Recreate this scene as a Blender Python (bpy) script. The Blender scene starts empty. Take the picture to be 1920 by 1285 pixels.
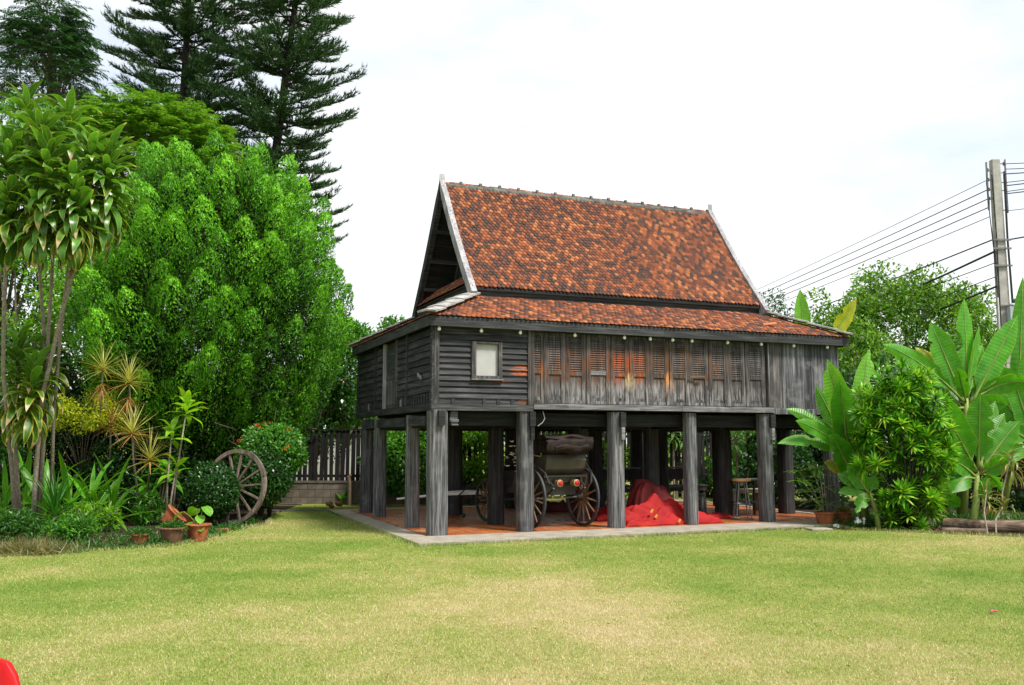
import bpy, math, random
import numpy as np
from mathutils import Vector, Matrix, noise

random.seed(7)
RNG = np.random.default_rng(11)
SC = bpy.context.scene
COL = SC.collection
PI = math.pi

# ------------------------------------------------------------------ camera
F_PX, PITCH, CAM_Z = 1698.56, 0.1076, 1.55
cam_d = bpy.data.cameras.new('camera')
cam_d.sensor_width = 36.0
cam_d.lens = 36.0 * F_PX / 1920.0
cam_d.clip_start = 0.1
cam_d.clip_end = 2000.0
cam = bpy.data.objects.new('camera', cam_d)
cam.location = (0, 0, CAM_Z)
cam.rotation_euler = (PI / 2 + PITCH, 0, 0)
COL.objects.link(cam)
SC.camera = cam
SC.view_settings.view_transform = 'Standard'
SC.view_settings.look = 'None'
SC.view_settings.exposure = 1.5
SC.view_settings.gamma = 1.0
SC.view_settings.use_curve_mapping = False

# ------------------------------------------------------------------ sky and sun
SUN_AZ, SUN_EL = math.radians(128), math.radians(56)     # azimuth clockwise from +Y
world = bpy.data.worlds.new('World')
SC.world = world
world.use_nodes = True
wn = world.node_tree
wn.nodes.clear()
w_out = wn.nodes.new('ShaderNodeOutputWorld')
w_bg = wn.nodes.new('ShaderNodeBackground')
w_bg.inputs['Strength'].default_value = 0.09
sky = wn.nodes.new('ShaderNodeTexSky')
sky.sky_type = 'NISHITA'
sky.sun_disc = False
sky.sun_elevation = SUN_EL
sky.sun_rotation = SUN_AZ
sky.dust_density = 2.0
wc = wn.nodes.new('ShaderNodeTexCoord')
wm = wn.nodes.new('ShaderNodeMapping')
wm.inputs['Scale'].default_value = (1.0, 1.0, 2.6)
wnz = wn.nodes.new('ShaderNodeTexNoise')
wnz.inputs['Scale'].default_value = 2.1
wnz.inputs['Detail'].default_value = 6.0
wnz.inputs['Roughness'].default_value = 0.55
wr = wn.nodes.new('ShaderNodeValToRGB')
wr.color_ramp.elements[0].position = 0.34
wr.color_ramp.elements[0].color = (0.55, 0.55, 0.55, 1)
wr.color_ramp.elements[1].position = 0.52
wr.color_ramp.elements[1].color = (1, 1, 1, 1)
wx = wn.nodes.new('ShaderNodeMixRGB')
wx.inputs['Color2'].default_value = (4.4, 4.52, 4.58, 1)
wn.links.new(wc.outputs['Generated'], wm.inputs['Vector'])
wn.links.new(wm.outputs['Vector'], wnz.inputs['Vector'])
wn.links.new(wnz.outputs['Fac'], wr.inputs['Fac'])
wn.links.new(wr.outputs['Color'], wx.inputs['Fac'])
wn.links.new(sky.outputs['Color'], wx.inputs['Color1'])
wn.links.new(wx.outputs['Color'], w_bg.inputs['Color'])
wn.links.new(w_bg.outputs['Background'], w_out.inputs['Surface'])

sun_d = bpy.data.lights.new('sun', 'SUN')
sun_d.energy = 2.2
sun_d.angle = math.radians(12)
sun_d.color = (1.0, 0.96, 0.88)
sun = bpy.data.objects.new('sun', sun_d)
sdir = Vector((math.sin(SUN_AZ) * math.cos(SUN_EL), math.cos(SUN_AZ) * math.cos(SUN_EL), math.sin(SUN_EL)))
sun.rotation_euler = (-sdir).to_track_quat('-Z', 'Y').to_euler()
sun.location = sdir * 40
COL.objects.link(sun)

# ------------------------------------------------------------------ measuring helpers
CT, ST = math.cos(PITCH), math.sin(PITCH)
def ray(u, v):
    x = (u - 960) / F_PX; z = (642.5 - v) / F_PX
    return Vector((x, CT - z * ST, ST + z * CT))
CAMP = Vector((0, 0, CAM_Z))
def at(u, v, Y):
    d = ray(u, v); return CAMP + d * (Y / d.y)
GZ = -0.045                                              # lawn level; the slab top is z = 0
def gnd(u, v, z=None):
    d = ray(u, v); p = CAMP + d * (((-0.1 if z is None else z) - CAM_Z) / d.z)
    if z is None: p.z = GZ
    return p
HX, HY, YAW = -1.2548, 15.1867, 0.3855
HC, HS = math.cos(YAW), math.sin(YAW)
def h2w(x, y, z=0.0): return Vector((HX + HC * x - HS * y, HY + HS * x + HC * y, z))
def w2h(p): dx, dy = p[0] - HX, p[1] - HY; return Vector((HC * dx + HS * dy, -HS * dx + HC * dy, p[2]))
CL = w2h(CAMP)
def hray(u, v):
    d = ray(u, v); return Vector((HC * d.x + HS * d.y, -HS * d.x + HC * d.y, d.z))
def left_y(u, x=-0.1, v=700):
    d = hray(u, v); return (CL + d * ((x - CL.x) / d.x)).y
def front_x(u, y=-0.05, v=700):
    d = hray(u, v); return (CL + d * ((y - CL.y) / d.y)).x

# ------------------------------------------------------------------ object helpers
def tag(o, label=None, cat=None, group=None, kind=None):
    if label: o['label'] = label
    if cat: o['category'] = cat
    if group: o['group'] = group
    if kind: o['kind'] = kind
    return o
def empty(name, loc=(0, 0, 0), rz=0.0, label=None, cat=None, group=None):
    o = bpy.data.objects.new(name, None)
    o.empty_display_size = 0.2
    o.location = loc
    o.rotation_euler = (0, 0, rz)
    COL.objects.link(o)
    return tag(o, label, cat, group)
def link(name, me, mat=None, parent=None, M=None):
    if mat is not None and not me.materials: me.materials.append(mat)
    o = bpy.data.objects.new(name, me)
    COL.objects.link(o)
    if parent is not None: o.parent = parent
    if M is not None: o.matrix_basis = M
    return o
def mesh_np(name, V, F, uv=None, smooth=False):
    V = np.ascontiguousarray(V, dtype=np.float32); F = np.ascontiguousarray(F, dtype=np.int32)
    me = bpy.data.meshes.new(name)
    n, k = F.shape
    me.vertices.add(len(V)); me.vertices.foreach_set('co', V.ravel())
    me.loops.add(n * k); me.loops.foreach_set('vertex_index', F.ravel())
    me.polygons.add(n)
    me.polygons.foreach_set('loop_start', np.arange(0, n * k, k, dtype=np.int32))
    if smooth: me.polygons.foreach_set('use_smooth', np.ones(n, dtype=bool))
    if uv is not None:
        l = me.uv_layers.new(name='uv')
        l.data.foreach_set('uv', np.ascontiguousarray(uv[F.ravel()], dtype=np.float32).ravel())
    me.update(calc_edges=True)
    return me

class MB:
    def __init__(s): s.v = []; s.f = []
    def add(s, vs, fs):
        b = len(s.v); s.v += [tuple(p) for p in vs]; s.f += [tuple(i + b for i in f) for f in fs]; return s
    BF = [(0, 3, 2, 1), (4, 5, 6, 7), (0, 1, 5, 4), (1, 2, 6, 5), (2, 3, 7, 6), (3, 0, 4, 7)]
    def box(s, a, b):
        (x0, y0, z0), (x1, y1, z1) = a, b
        return s.add([(x0, y0, z0), (x1, y0, z0), (x1, y1, z0), (x0, y1, z0), (x0, y0, z1), (x1, y0, z1), (x1, y1, z1), (x0, y1, z1)], MB.BF)
    def obox(s, c, ax, ay, az):
        c, ax, ay, az = map(Vector, (c, ax, ay, az))
        P = [c + i * ax + j * ay + k * az for k in (-1, 1) for (i, j) in ((-1, -1), (1, -1), (1, 1), (-1, 1))]
        return s.add(P, MB.BF)
    def bar(s, p, q, w, h=None, up=(0, 0, 1)):
        p, q = Vector(p), Vector(q); h = h or w
        d = (q - p); t = d.normalized(); u = Vector(up)
        if abs(t.dot(u)) > .95: u = Vector((1, 0, 0))
        a = t.cross(u).normalized(); b = a.cross(t)
        return s.obox((p + q) / 2, d / 2, a * w / 2, b * h / 2)
    def tube(s, pts, rad, n=8, cap=True):
        pts = [Vector(p) for p in pts]
        if not hasattr(rad, '__len__'): rad = [rad] * len(pts)
        b = len(s.v); prev = None
        for i, p in enumerate(pts):
            t = (pts[min(i + 1, len(pts) - 1)] - pts[max(i - 1, 0)]).normalized()
            if prev is None:
                u = Vector((0, 0, 1)) if abs(t.z) < .9 else Vector((1, 0, 0))
                prev = t.cross(u).normalized()
            a = (prev - t * prev.dot(t)).normalized(); prev = a; c = t.cross(a)
            for j in range(n):
                an = 2 * PI * j / n
                s.v.append(tuple(p + (a * math.cos(an) + c * math.sin(an)) * rad[i]))
        for i in range(len(pts) - 1):
            for j in range(n):
                k = (j + 1) % n
                s.f.append((b + i * n + j, b + i * n + k, b + (i + 1) * n + k, b + (i + 1) * n + j))
        if cap:
            s.f.append(tuple(b + j for j in range(n))[::-1])
            s.f.append(tuple(b + (len(pts) - 1) * n + j for j in range(n)))
        return s
    def lathe(s, prof, c=(0, 0, 0), n=20, M=None):
        b = len(s.v); M = M or Matrix.Translation(c)
        for r, z in prof:
            for j in range(n):
                an = 2 * PI * j / n
                s.v.append(tuple(M @ Vector((r * math.cos(an), r * math.sin(an), z))))
        for i in range(len(prof) - 1):
            for j in range(n):
                k = (j + 1) % n
                s.f.append((b + i * n + j, b + i * n + k, b + (i + 1) * n + k, b + (i + 1) * n + j))
        s.f.append(tuple(b + j for j in range(n))[::-1])
        s.f.append(tuple(b + (len(prof) - 1) * n + j for j in range(n)))
        return s
    def prism(s, pts, off):
        n = len(pts); off = Vector(off); P = [Vector(p) for p in pts]
        return s.add(P + [p + off for p in P], [tuple(range(n))[::-1], tuple(range(n, 2 * n))] + [(i, (i + 1) % n, n + (i + 1) % n, n + i) for i in range(n)])
    def mesh(s, name, smooth=False):
        me = bpy.data.meshes.new(name); me.from_pydata(s.v, [], s.f)
        if smooth: me.polygons.foreach_set('use_smooth', [True] * len(s.f))
        me.update(); return me
    def build(s, name, mat, parent=None, smooth=False, bevel=0.0, M=None):
        o = link(name, s.mesh(name, smooth), mat, parent, M)
        if bevel:
            m = o.modifiers.new('bevel', 'BEVEL'); m.width = bevel; m.segments = 2; m.limit_method = 'ANGLE'
        return o
def B(a, b, name, mat, parent, bevel=0.0): return MB().box(a, b).build(name, mat, parent, bevel=bevel)

# ------------------------------------------------------------------ material helpers
def nd(nt, typ, ins=None, **kw):
    n = nt.nodes.new(typ)
    for k, v in kw.items(): setattr(n, k, v)
    for k, v in (ins or {}).items():
        s = n.inputs[k]
        if isinstance(v, bpy.types.NodeSocket): nt.links.new(v, s)
        else: s.default_value = v
    return n
def c4(c): return (c[0], c[1], c[2], 1.0)
def ramp(nt, fac, stops, interp='LINEAR'):
    r = nd(nt, 'ShaderNodeValToRGB', {'Fac': fac})
    cr = r.color_ramp; cr.interpolation = interp
    while len(cr.elements) < len(stops): cr.elements.new(.5)
    for e, (p, c) in zip(cr.elements, stops): e.position = p; e.color = c4(c)
    return r.outputs['Color']
def mixc(nt, f, a, b, mode='MIX'):
    n = nd(nt, 'ShaderNodeMixRGB', blend_type=mode)
    for k, v in (('Fac', f), ('Color1', a), ('Color2', b)):
        if isinstance(v, bpy.types.NodeSocket): nt.links.new(v, n.inputs[k])
        else: n.inputs[k].default_value = v if k == 'Fac' else c4(v)
    return n.outputs['Color']
def mth(nt, op, a, b=0.0, c=0.0, clamp=False):
    n = nd(nt, 'ShaderNodeMath', {0: a, 1: b, 2: c}, operation=op); n.use_clamp = clamp
    return n.outputs[0]
def noi(nt, vec, scale, detail=4.0, rough=.55, out='Fac'):
    i = {'Scale': scale, 'Detail': detail, 'Roughness': rough}
    if vec is not None: i['Vector'] = vec
    return nd(nt, 'ShaderNodeTexNoise', i).outputs[out]
def mapv(nt, vec, scale=(1, 1, 1), loc=(0, 0, 0)):
    return nd(nt, 'ShaderNodeMapping', {'Vector': vec, 'Scale': scale, 'Location': loc}).outputs[0]
def start(name, rough=.7, spec=.3):
    m = bpy.data.materials.new(name); m.use_nodes = True; nt = m.node_tree
    b = nt.nodes['Principled BSDF']
    b.inputs['Roughness'].default_value = rough
    b.inputs['Specular IOR Level'].default_value = spec
    return m, nt, b
def fin(nt, b, col, bump=None, bs=.3, bd=.01):
    if isinstance(col, bpy.types.NodeSocket): nt.links.new(col, b.inputs['Base Color'])
    else: b.inputs['Base Color'].default_value = c4(col)
    if bump is not None:
        n = nd(nt, 'ShaderNodeBump', {'Height': bump, 'Strength': bs, 'Distance': bd})
        nt.links.new(n.outputs[0], b.inputs['Normal'])
def rnd(nt):
    g = nd(nt, 'ShaderNodeNewGeometry').outputs['Random Per Island']
    o = nd(nt, 'ShaderNodeObjectInfo').outputs['Random']
    return mth(nt, 'FRACT', mth(nt, 'ADD', g, o))
def objc(nt): return nd(nt, 'ShaderNodeTexCoord').outputs['Object']
def pos(nt): return nd(nt, 'ShaderNodeNewGeometry').outputs['Position']

def wood(name, dark, mid, light, axis=0, grain=34.0, rough=.75, stain=None, lines=.5, spec=.25):
    m, nt, b = start(name, rough, spec)
    oc = objc(nt)
    sc = [grain] * 3; sc[axis] = grain * .045
    g = noi(nt, mapv(nt, oc, tuple(sc)), 1.0, 9.0, .65)
    sc2 = [5.0] * 3; sc2[axis] = .9
    big = noi(nt, mapv(nt, oc, tuple(sc2), (3.1, 1.7, 5.3)), 1.0, 5.0, .6)
    pat = noi(nt, oc, 2.2, 5.0, .6)
    col = ramp(nt, g, [(.30, dark), (.50, mid), (.72, light)])
    r = nd(nt, 'ShaderNodeObjectInfo').outputs['Random']
    k = mth(nt, 'MULTIPLY_ADD', r, .55, .70)
    k = mth(nt, 'MULTIPLY', k, mth(nt, 'MULTIPLY_ADD', big, 1.5, .28))
    col = mixc(nt, 1.0, col, nd(nt, 'ShaderNodeCombineColor', {0: k, 1: k, 2: k}).outputs[0], 'MULTIPLY')
    worn = ramp(nt, pat, [(.54, (0, 0, 0)), (.70, (1, 1, 1))])
    col = mixc(nt, mth(nt, 'MULTIPLY', worn, lines), col, light)
    if stain:
        for (cx, cz, rx, rz, c, amt) in stain:
            s = nd(nt, 'ShaderNodeSeparateXYZ', {0: oc})
            dx = mth(nt, 'POWER', mth(nt, 'ABSOLUTE', mth(nt, 'DIVIDE', mth(nt, 'SUBTRACT', s.outputs[0], cx), rx)), 2.0)
            dz = mth(nt, 'POWER', mth(nt, 'ABSOLUTE', mth(nt, 'DIVIDE', mth(nt, 'SUBTRACT', s.outputs[2], cz), rz)), 2.0)
            e = mth(nt, 'SUBTRACT', 1.0, mth(nt, 'ADD', dx, dz), clamp=True)
            n2 = noi(nt, mapv(nt, oc, (26, 26, 3.0) if axis == 2 else (4.0, 26, 26), (cx, 0, 0)), 1.0, 6.0, .65)
            e = mth(nt, 'MULTIPLY', e, mth(nt, 'MULTIPLY_ADD', n2, 6.0, -2.75, clamp=True))
            col = mixc(nt, mth(nt, 'MULTIPLY', e, amt, clamp=True), col, c)
    fin(nt, b, col, g, .55, .012)
    return m
def plain(name, c1, c2=None, scale=8.0, rough=.7, spec=.3, bump=.25, metal=0.0, detail=6.0, vary=0.0):
    m, nt, b = start(name, rough, spec)
    b.inputs['Metallic'].default_value = metal
    g = noi(nt, objc(nt), scale, detail, .62)
    col = ramp(nt, g, [(.3, c1), (.7, c2 or c1)])
    if vary:
        r = mth(nt, 'MULTIPLY_ADD', rnd(nt), vary, 1 - vary / 2)
        col = mixc(nt, 1.0, col, nd(nt, 'ShaderNodeCombineColor', {0: r, 1: r, 2: r}).outputs[0], 'MULTIPLY')
    fin(nt, b, col, g, bump, .01)
    return m
def leafmat(name, stops, trans=.35, rough=.45, spec=.4, tcol=None, patch=0.0):
    """small leaves: colour differs from leaf to leaf; part of the light goes through the blade"""
    m, nt, b = start(name, rough, spec)
    col = ramp(nt, rnd(nt), stops)
    if patch:
        p = noi(nt, pos(nt), .9, 3.0)
        k = mth(nt, 'MULTIPLY_ADD', p, patch * 2, 1 - patch)
        col = mixc(nt, 1.0, col, nd(nt, 'ShaderNodeCombineColor', {0: k, 1: k, 2: k}).outputs[0], 'MULTIPLY')
    fin(nt, b, col)
    t = nd(nt, 'ShaderNodeBsdfTranslucent')
    tc = mixc(nt, 1.0, col, tcol or (1.5, 1.45, .6), 'MULTIPLY')
    nt.links.new(tc, t.inputs['Color'])
    mx = nd(nt, 'ShaderNodeMixShader', {0: trans, 1: b.outputs[0], 2: t.outputs[0]})
    nt.links.new(mx.outputs[0], nt.nodes['Material Output'].inputs['Surface'])
    return m
def bladeleaf(name, mid, edge, tip, rib, trans=.3, rough=.38, tip_at=.88, ribw=.03, edgew=.12, veins=0.0, vary=.5, tipamt=1.0, edgeamt=.8):
    """large leaves: uv x across, y along; midrib, paler margin, dry tip"""
    m, nt, b = start(name, rough, .45)
    uv = nd(nt, 'ShaderNodeUVMap').outputs[0]
    s = nd(nt, 'ShaderNodeSeparateXYZ', {0: uv})
    a = mth(nt, 'ABSOLUTE', mth(nt, 'SUBTRACT', s.outputs[0], .5))
    r = rnd(nt)
    k = mth(nt, 'MULTIPLY_ADD', r, vary, 1 - vary / 2)
    col = mixc(nt, 1.0, mid, nd(nt, 'ShaderNodeCombineColor', {0: k, 1: k, 2: k}).outputs[0], 'MULTIPLY')
    n1 = noi(nt, mapv(nt, uv, (3, 9, 1)), 1.0, 4.0)
    col = mixc(nt, 1.0, col, ramp(nt, n1, [(.3, (.68, .76, .6)), (.7, (1.35, 1.2, 1.1))]), 'MULTIPLY')
    vein = None
    if veins:
        w = nd(nt, 'ShaderNodeTexWave', {'Vector': mapv(nt, uv, (.15, 1, 1)), 'Scale': veins, 'Distortion': 1.5, 'Detail': 2.0}, bands_direction='Y')
        vein = w.outputs['Fac']
        col = mixc(nt, mth(nt, 'MULTIPLY', vein, .16), col, [c * .55 for c in mid])
    e = mth(nt, 'MULTIPLY', mth(nt, 'MULTIPLY_ADD', mth(nt, 'SUBTRACT', a, .5 - edgew), 1 / edgew, 0, clamp=True), edgeamt)
    col = mixc(nt, mth(nt, 'MULTIPLY', e, mth(nt, 'MULTIPLY_ADD', n1, 2.0, -.3, clamp=True)), col, edge)
    col = mixc(nt, mth(nt, 'LESS_THAN', a, ribw), col, rib)
    tt = mth(nt, 'MULTIPLY_ADD', mth(nt, 'SUBTRACT', mth(nt, 'ADD', s.outputs[1], mth(nt, 'MULTIPLY', mth(nt, 'SUBTRACT', r, .6), .22)), tip_at), 14.0, 0, clamp=True)
    col = mixc(nt, mth(nt, 'MULTIPLY', tt, tipamt), col, tip)
    fin(nt, b, col, vein if veins else n1, .25, .01)
    t = nd(nt, 'ShaderNodeBsdfTranslucent')
    nt.links.new(mixc(nt, 1.0, col, (1.5, 1.45, .5), 'MULTIPLY'), t.inputs['Color'])
    mx = nd(nt, 'ShaderNodeMixShader', {0: trans, 1: b.outputs[0], 2: t.outputs[0]})
    nt.links.new(mx.outputs[0], nt.nodes['Material Output'].inputs['Surface'])
    return m

# ------------------------------------------------------------------ materials
ORANGE = (.40, .085, .012)
M = {}
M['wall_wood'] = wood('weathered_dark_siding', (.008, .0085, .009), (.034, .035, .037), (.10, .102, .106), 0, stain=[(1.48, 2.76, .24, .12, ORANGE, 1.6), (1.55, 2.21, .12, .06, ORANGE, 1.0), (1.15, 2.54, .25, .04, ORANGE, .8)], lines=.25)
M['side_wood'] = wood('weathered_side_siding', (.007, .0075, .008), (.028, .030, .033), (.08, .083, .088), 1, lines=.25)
M['shutter_wood'] = wood('weathered_shutter_wood', (.010, .009, .009), (.052, .047, .046), (.18, .172, .172), 2,
    stain=[(2.9, 2.86, 1.6, .42, (.12, .045, .018), 2.0), (4.7, 2.9, 1.5, .5, (.105, .050, .024), 1.8), (3.42, 2.84, .12, .42, (.42, .075, .010), 1.8), (3.86, 2.84, .09, .42, (.42, .075, .010), 1.8), (3.64, 2.94, .34, .28, (.26, .055, .012), 1.4), (3.66, 2.60, .14, .20, (.60, .42, .20), 1.3), (4.48, 2.60, .11, .26, (.50, .20, .05), 1.7), (1.90, 2.6, .10, .4, (.25, .08, .02), 1.0), (4.3, 2.36, 3.0, .34, (.24, .23, .235), 1.3)], lines=.45)
M['plank_wood'] = wood('grey_plank_wood', (.016, .016, .018), (.060, .060, .064), (.24, .24, .25), 2, lines=.6, grain=26)
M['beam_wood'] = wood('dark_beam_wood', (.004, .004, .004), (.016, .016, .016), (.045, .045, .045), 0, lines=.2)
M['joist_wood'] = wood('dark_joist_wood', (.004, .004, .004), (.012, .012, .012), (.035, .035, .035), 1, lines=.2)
M['sill_wood'] = wood('pale_sill_wood', (.035, .035, .036), (.15, .15, .155), (.33, .33, .34), 0, lines=.6)
M['fascia_wood'] = wood('fascia_wood', (.010, .010, .011), (.034, .035, .037), (.085, .088, .092), 0, lines=.25)
M['fascia_side'] = wood('fascia_side_wood', (.010, .010, .011), (.034, .035, .037), (.085, .088, .092), 1, lines=.25)
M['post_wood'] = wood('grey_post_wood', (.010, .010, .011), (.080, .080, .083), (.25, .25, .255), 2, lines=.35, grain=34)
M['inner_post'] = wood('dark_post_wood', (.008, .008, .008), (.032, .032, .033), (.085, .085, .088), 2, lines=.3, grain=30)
M['barge_wood'] = wood('pale_barge_wood', (.11, .105, .115), (.30, .295, .31), (.50, .49, .51), 2, lines=.5)
M['fence_wood'] = wood('fence_wood', (.004, .004, .004), (.011, .010, .010), (.03, .028, .026), 2, lines=.3)
M['old_wood'] = wood('old_wheel_wood', (.04, .028, .02), (.13, .10, .078), (.27, .22, .18), 2, lines=.5, grain=24)
M['log_wood'] = wood('log_wood', (.035, .022, .014), (.11, .075, .05), (.24, .18, .13), 0, lines=.4, grain=18)
M['stake_wood'] = wood('stake_wood', (.06, .04, .025), (.17, .12, .08), (.30, .24, .17), 2, lines=.4, grain=18)

m, nt, b = start('roof_tile_clay', .7, .3)
r = rnd(nt)
wp = pos(nt)
pn = noi(nt, wp, .8, 3.0)
r2 = mth(nt, 'ADD', r, mth(nt, 'MULTIPLY', mth(nt, 'SUBTRACT', pn, .5), .45))
tc = ramp(nt, r2, [(.0, (.045, .024, .019)), (.22, (.075, .031, .021)), (.42, (.125, .038, .019)), (.62, (.21, .055, .018)), (.85, (.30, .084, .024)), (1.0, (.42, .15, .05))])
fn = noi(nt, wp, 38.0, 5.0, .7)
tc = mixc(nt, ramp(nt, fn, [(.52, (0, 0, 0)), (.70, (.7, .7, .7))]), tc, (.045, .028, .024))
tc = mixc(nt, ramp(nt, noi(nt, wp, 55.0, 2.0), [(.68, (0, 0, 0)), (.76, (.7, .7, .7))]), tc, (.42, .34, .27))
mo = noi(nt, mapv(nt, wp, (1.6, 1.6, .35)), 1.0, 6.0, .65)      # lichen and rain streaks down the slope
tc = mixc(nt, ramp(nt, mo, [(.52, (0, 0, 0)), (.75, (.40, .40, .40))]), tc, (.050, .036, .026))
fin(nt, b, tc, fn, .4, .01)
M['tile'] = m
m, nt, b = start('floor_tile_terracotta', .28, .5)
fn = noi(nt, pos(nt), 5.0, 5.0)
tc = ramp(nt, rnd(nt), [(0, (.30, .085, .022)), (.5, (.38, .115, .030)), (1, (.46, .165, .05))])
tc = mixc(nt, ramp(nt, fn, [(.45, (0, 0, 0)), (.75, (.55, .55, .55))]), tc, (.28, .11, .055))
fin(nt, b, tc, noi(nt, pos(nt), 60, 3), .08, .004)
nt.links.new(ramp(nt, fn, [(.3, (.22, .22, .22)), (.7, (.48, .48, .48))]), b.inputs['Roughness'])
M['floor_tile'] = m
M['grout'] = plain('grout', (.10, .05, .03), (.14, .08, .05), 20)
M['concrete'] = plain('apron_concrete', (.21, .185, .15), (.36, .325, .265), 3.5, .85, .2, .2)
M['block'] = plain('concrete_block', (.07, .055, .045), (.20, .17, .14), 3.0, .9, .2, .4, vary=.3)
M['mortar'] = plain('mortar', (.20, .19, .17), (.27, .25, .23), 10, .9)
M['pale_slab'] = plain('hip_cap_cement', (.16, .155, .15), (.46, .45, .43), 6, .85, .2, .3, vary=.2)
M['ridge_cement'] = plain('ridge_cement', (.035, .037, .034), (.17, .17, .15), 7, .9, .2, .5)
M['pole_concrete'] = plain('pole_concrete', (.28, .27, .25), (.42, .41, .38), 5, .85, .2, .2)
M['white_panel'] = plain('white_window_board', (.33, .33, .325), (.42, .42, .41), 4, .6, .3, .05)
M['bulb'] = plain('bulb_glass_white', (.80, .80, .78), (.88, .88, .86), 4, .15, .6, 0)
M['bulb_cap'] = plain('bulb_socket', (.03, .03, .03), (.05, .05, .05), 9, .5)
M['black_metal'] = plain('black_iron', (.012, .012, .012), (.03, .028, .026), 20, .5, .4, .2)
M['rubber'] = plain('black_tyre', (.018, .019, .02), (.04, .042, .045), 30, .6, .4, .2)
M['steel'] = plain('grey_steel', (.10, .10, .10), (.24, .24, .24), 12, .4, .5, .1, metal=.6)
M['leather'] = plain('brown_leather_hood', (.006, .004, .003), (.026, .015, .012), 5, .7, .2, .6)
M['carriage_paint'] = plain('carriage_panel', (.028, .022, .016), (.070, .056, .040), 3, .45, .5, .1)
M['carriage_dark'] = plain('carriage_dark', (.010, .008, .007), (.028, .022, .018), 8, .45, .5, .2)
M['spoke_wood'] = plain('spoke_wood', (.09, .045, .022), (.24, .13, .07), 10, .6, .3, .3)
M['red_lens'] = plain('red_reflector', (.36, .008, .006), (.42, .012, .008), 3, .3, .5, 0)
M['white_paint'] = plain('white_paint', (.55, .54, .50), (.72, .71, .68), 6, .5, .3, .1)
M['brass'] = plain('brass', (.45, .33, .16), (.6, .47, .26), 10, .3, .5, .05, metal=.7)
M['seat_wood'] = plain('stool_seat_wood', (.40, .22, .09), (.58, .36, .17), 7, .4, .4, .1)
M['terracotta'] = plain('terracotta', (.20, .055, .022), (.44, .15, .065), 6, .8, .2, .35)
M['terracotta_dark'] = plain('mossy_terracotta', (.08, .05, .035), (.22, .11, .065), 7, .9, .2, .4)
M['brick'] = plain('brick', (.34, .10, .045), (.48, .17, .08), 20, .85, .2, .4)
M['soil'] = plain('soil', (.014, .010, .007), (.060, .040, .026), 9, .95, .1, .8)
M['bark'] = plain('bark', (.05, .036, .026), (.16, .13, .10), 12, .9, .2, .9)
M['bark_dark'] = plain('dark_bark', (.012, .009, .007), (.045, .036, .028), 9, .9, .2, .9)
M['bark_grey'] = plain('grey_cane_bark', (.13, .11, .085), (.33, .285, .225), 25, .85, .2, .6)
M['dead_leaf'] = plain('dead_leaf', (.10, .045, .018), (.30, .17, .08), 12, .8, .2, .4, vary=.6)
M['petal_white'] = plain('white_petals', (.55, .53, .48), (.78, .76, .70), 14, .6)
M['petal_red'] = plain('red_petals', (.50, .015, .008), (.65, .05, .012), 14, .55)
M['petal_pink'] = plain('pink_petals', (.5, .07, .12), (.65, .16, .2), 14, .55)
M['plastic_red'] = plain('red_plastic', (.42, .004, .006), (.46, .006, .008), 2, .5, .25, 0)
M['plastic_blue'] = plain('blue_sign_paint', (.02, .05, .42), (.03, .07, .5), 3, .4)
M['grey_box'] = plain('grey_plastic_box', (.30, .33, .36), (.38, .41, .44), 3, .5)
M['tan_cloth'] = plain('tan_cloth', (.30, .17, .06), (.42, .26, .11), 8, .8)
M['paper'] = plain('white_paper', (.70, .70, .68), (.80, .80, .78), 3, .6)
M['insulator'] = plain('brown_insulator', (.06, .02, .015), (.10, .04, .03), 5, .25, .6, 0)
M['wire'] = plain('black_cable', (.012, .012, .012), (.02, .02, .02), 5, .6)
M['white_wall'] = plain('neighbour_plaster', (.30, .30, .29), (.42, .42, .41), 2, .85)
M['far_roof'] = plain('far_roof', (.20, .07, .04), (.28, .10, .06), 4, .8)

def fabric(name, c1, c2):
    m, nt, b = start(name, .75, .25)
    oc = objc(nt)
    g = noi(nt, oc, 3.0, 5.0)
    w = noi(nt, mapv(nt, oc, (90, 14, 60)), 1.0, 4.0)
    col = ramp(nt, g, [(.3, c1), (.7, c2)])
    fin(nt, b, col, w, .35, .006)
    pass
    return m
M['red_cloth'] = fabric('red_cloth', (.23, .005, .006), (.36, .010, .010))
M['red_net'] = fabric('faded_red_netting', (.10, .012, .014), (.19, .022, .022))
M['maroon_cloth'] = fabric('maroon_cloth', (.07, .012, .014), (.13, .025, .026))
M['yellow_cloth'] = fabric('yellow_cloth', (.55, .26, .02), (.65, .34, .04))

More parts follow.
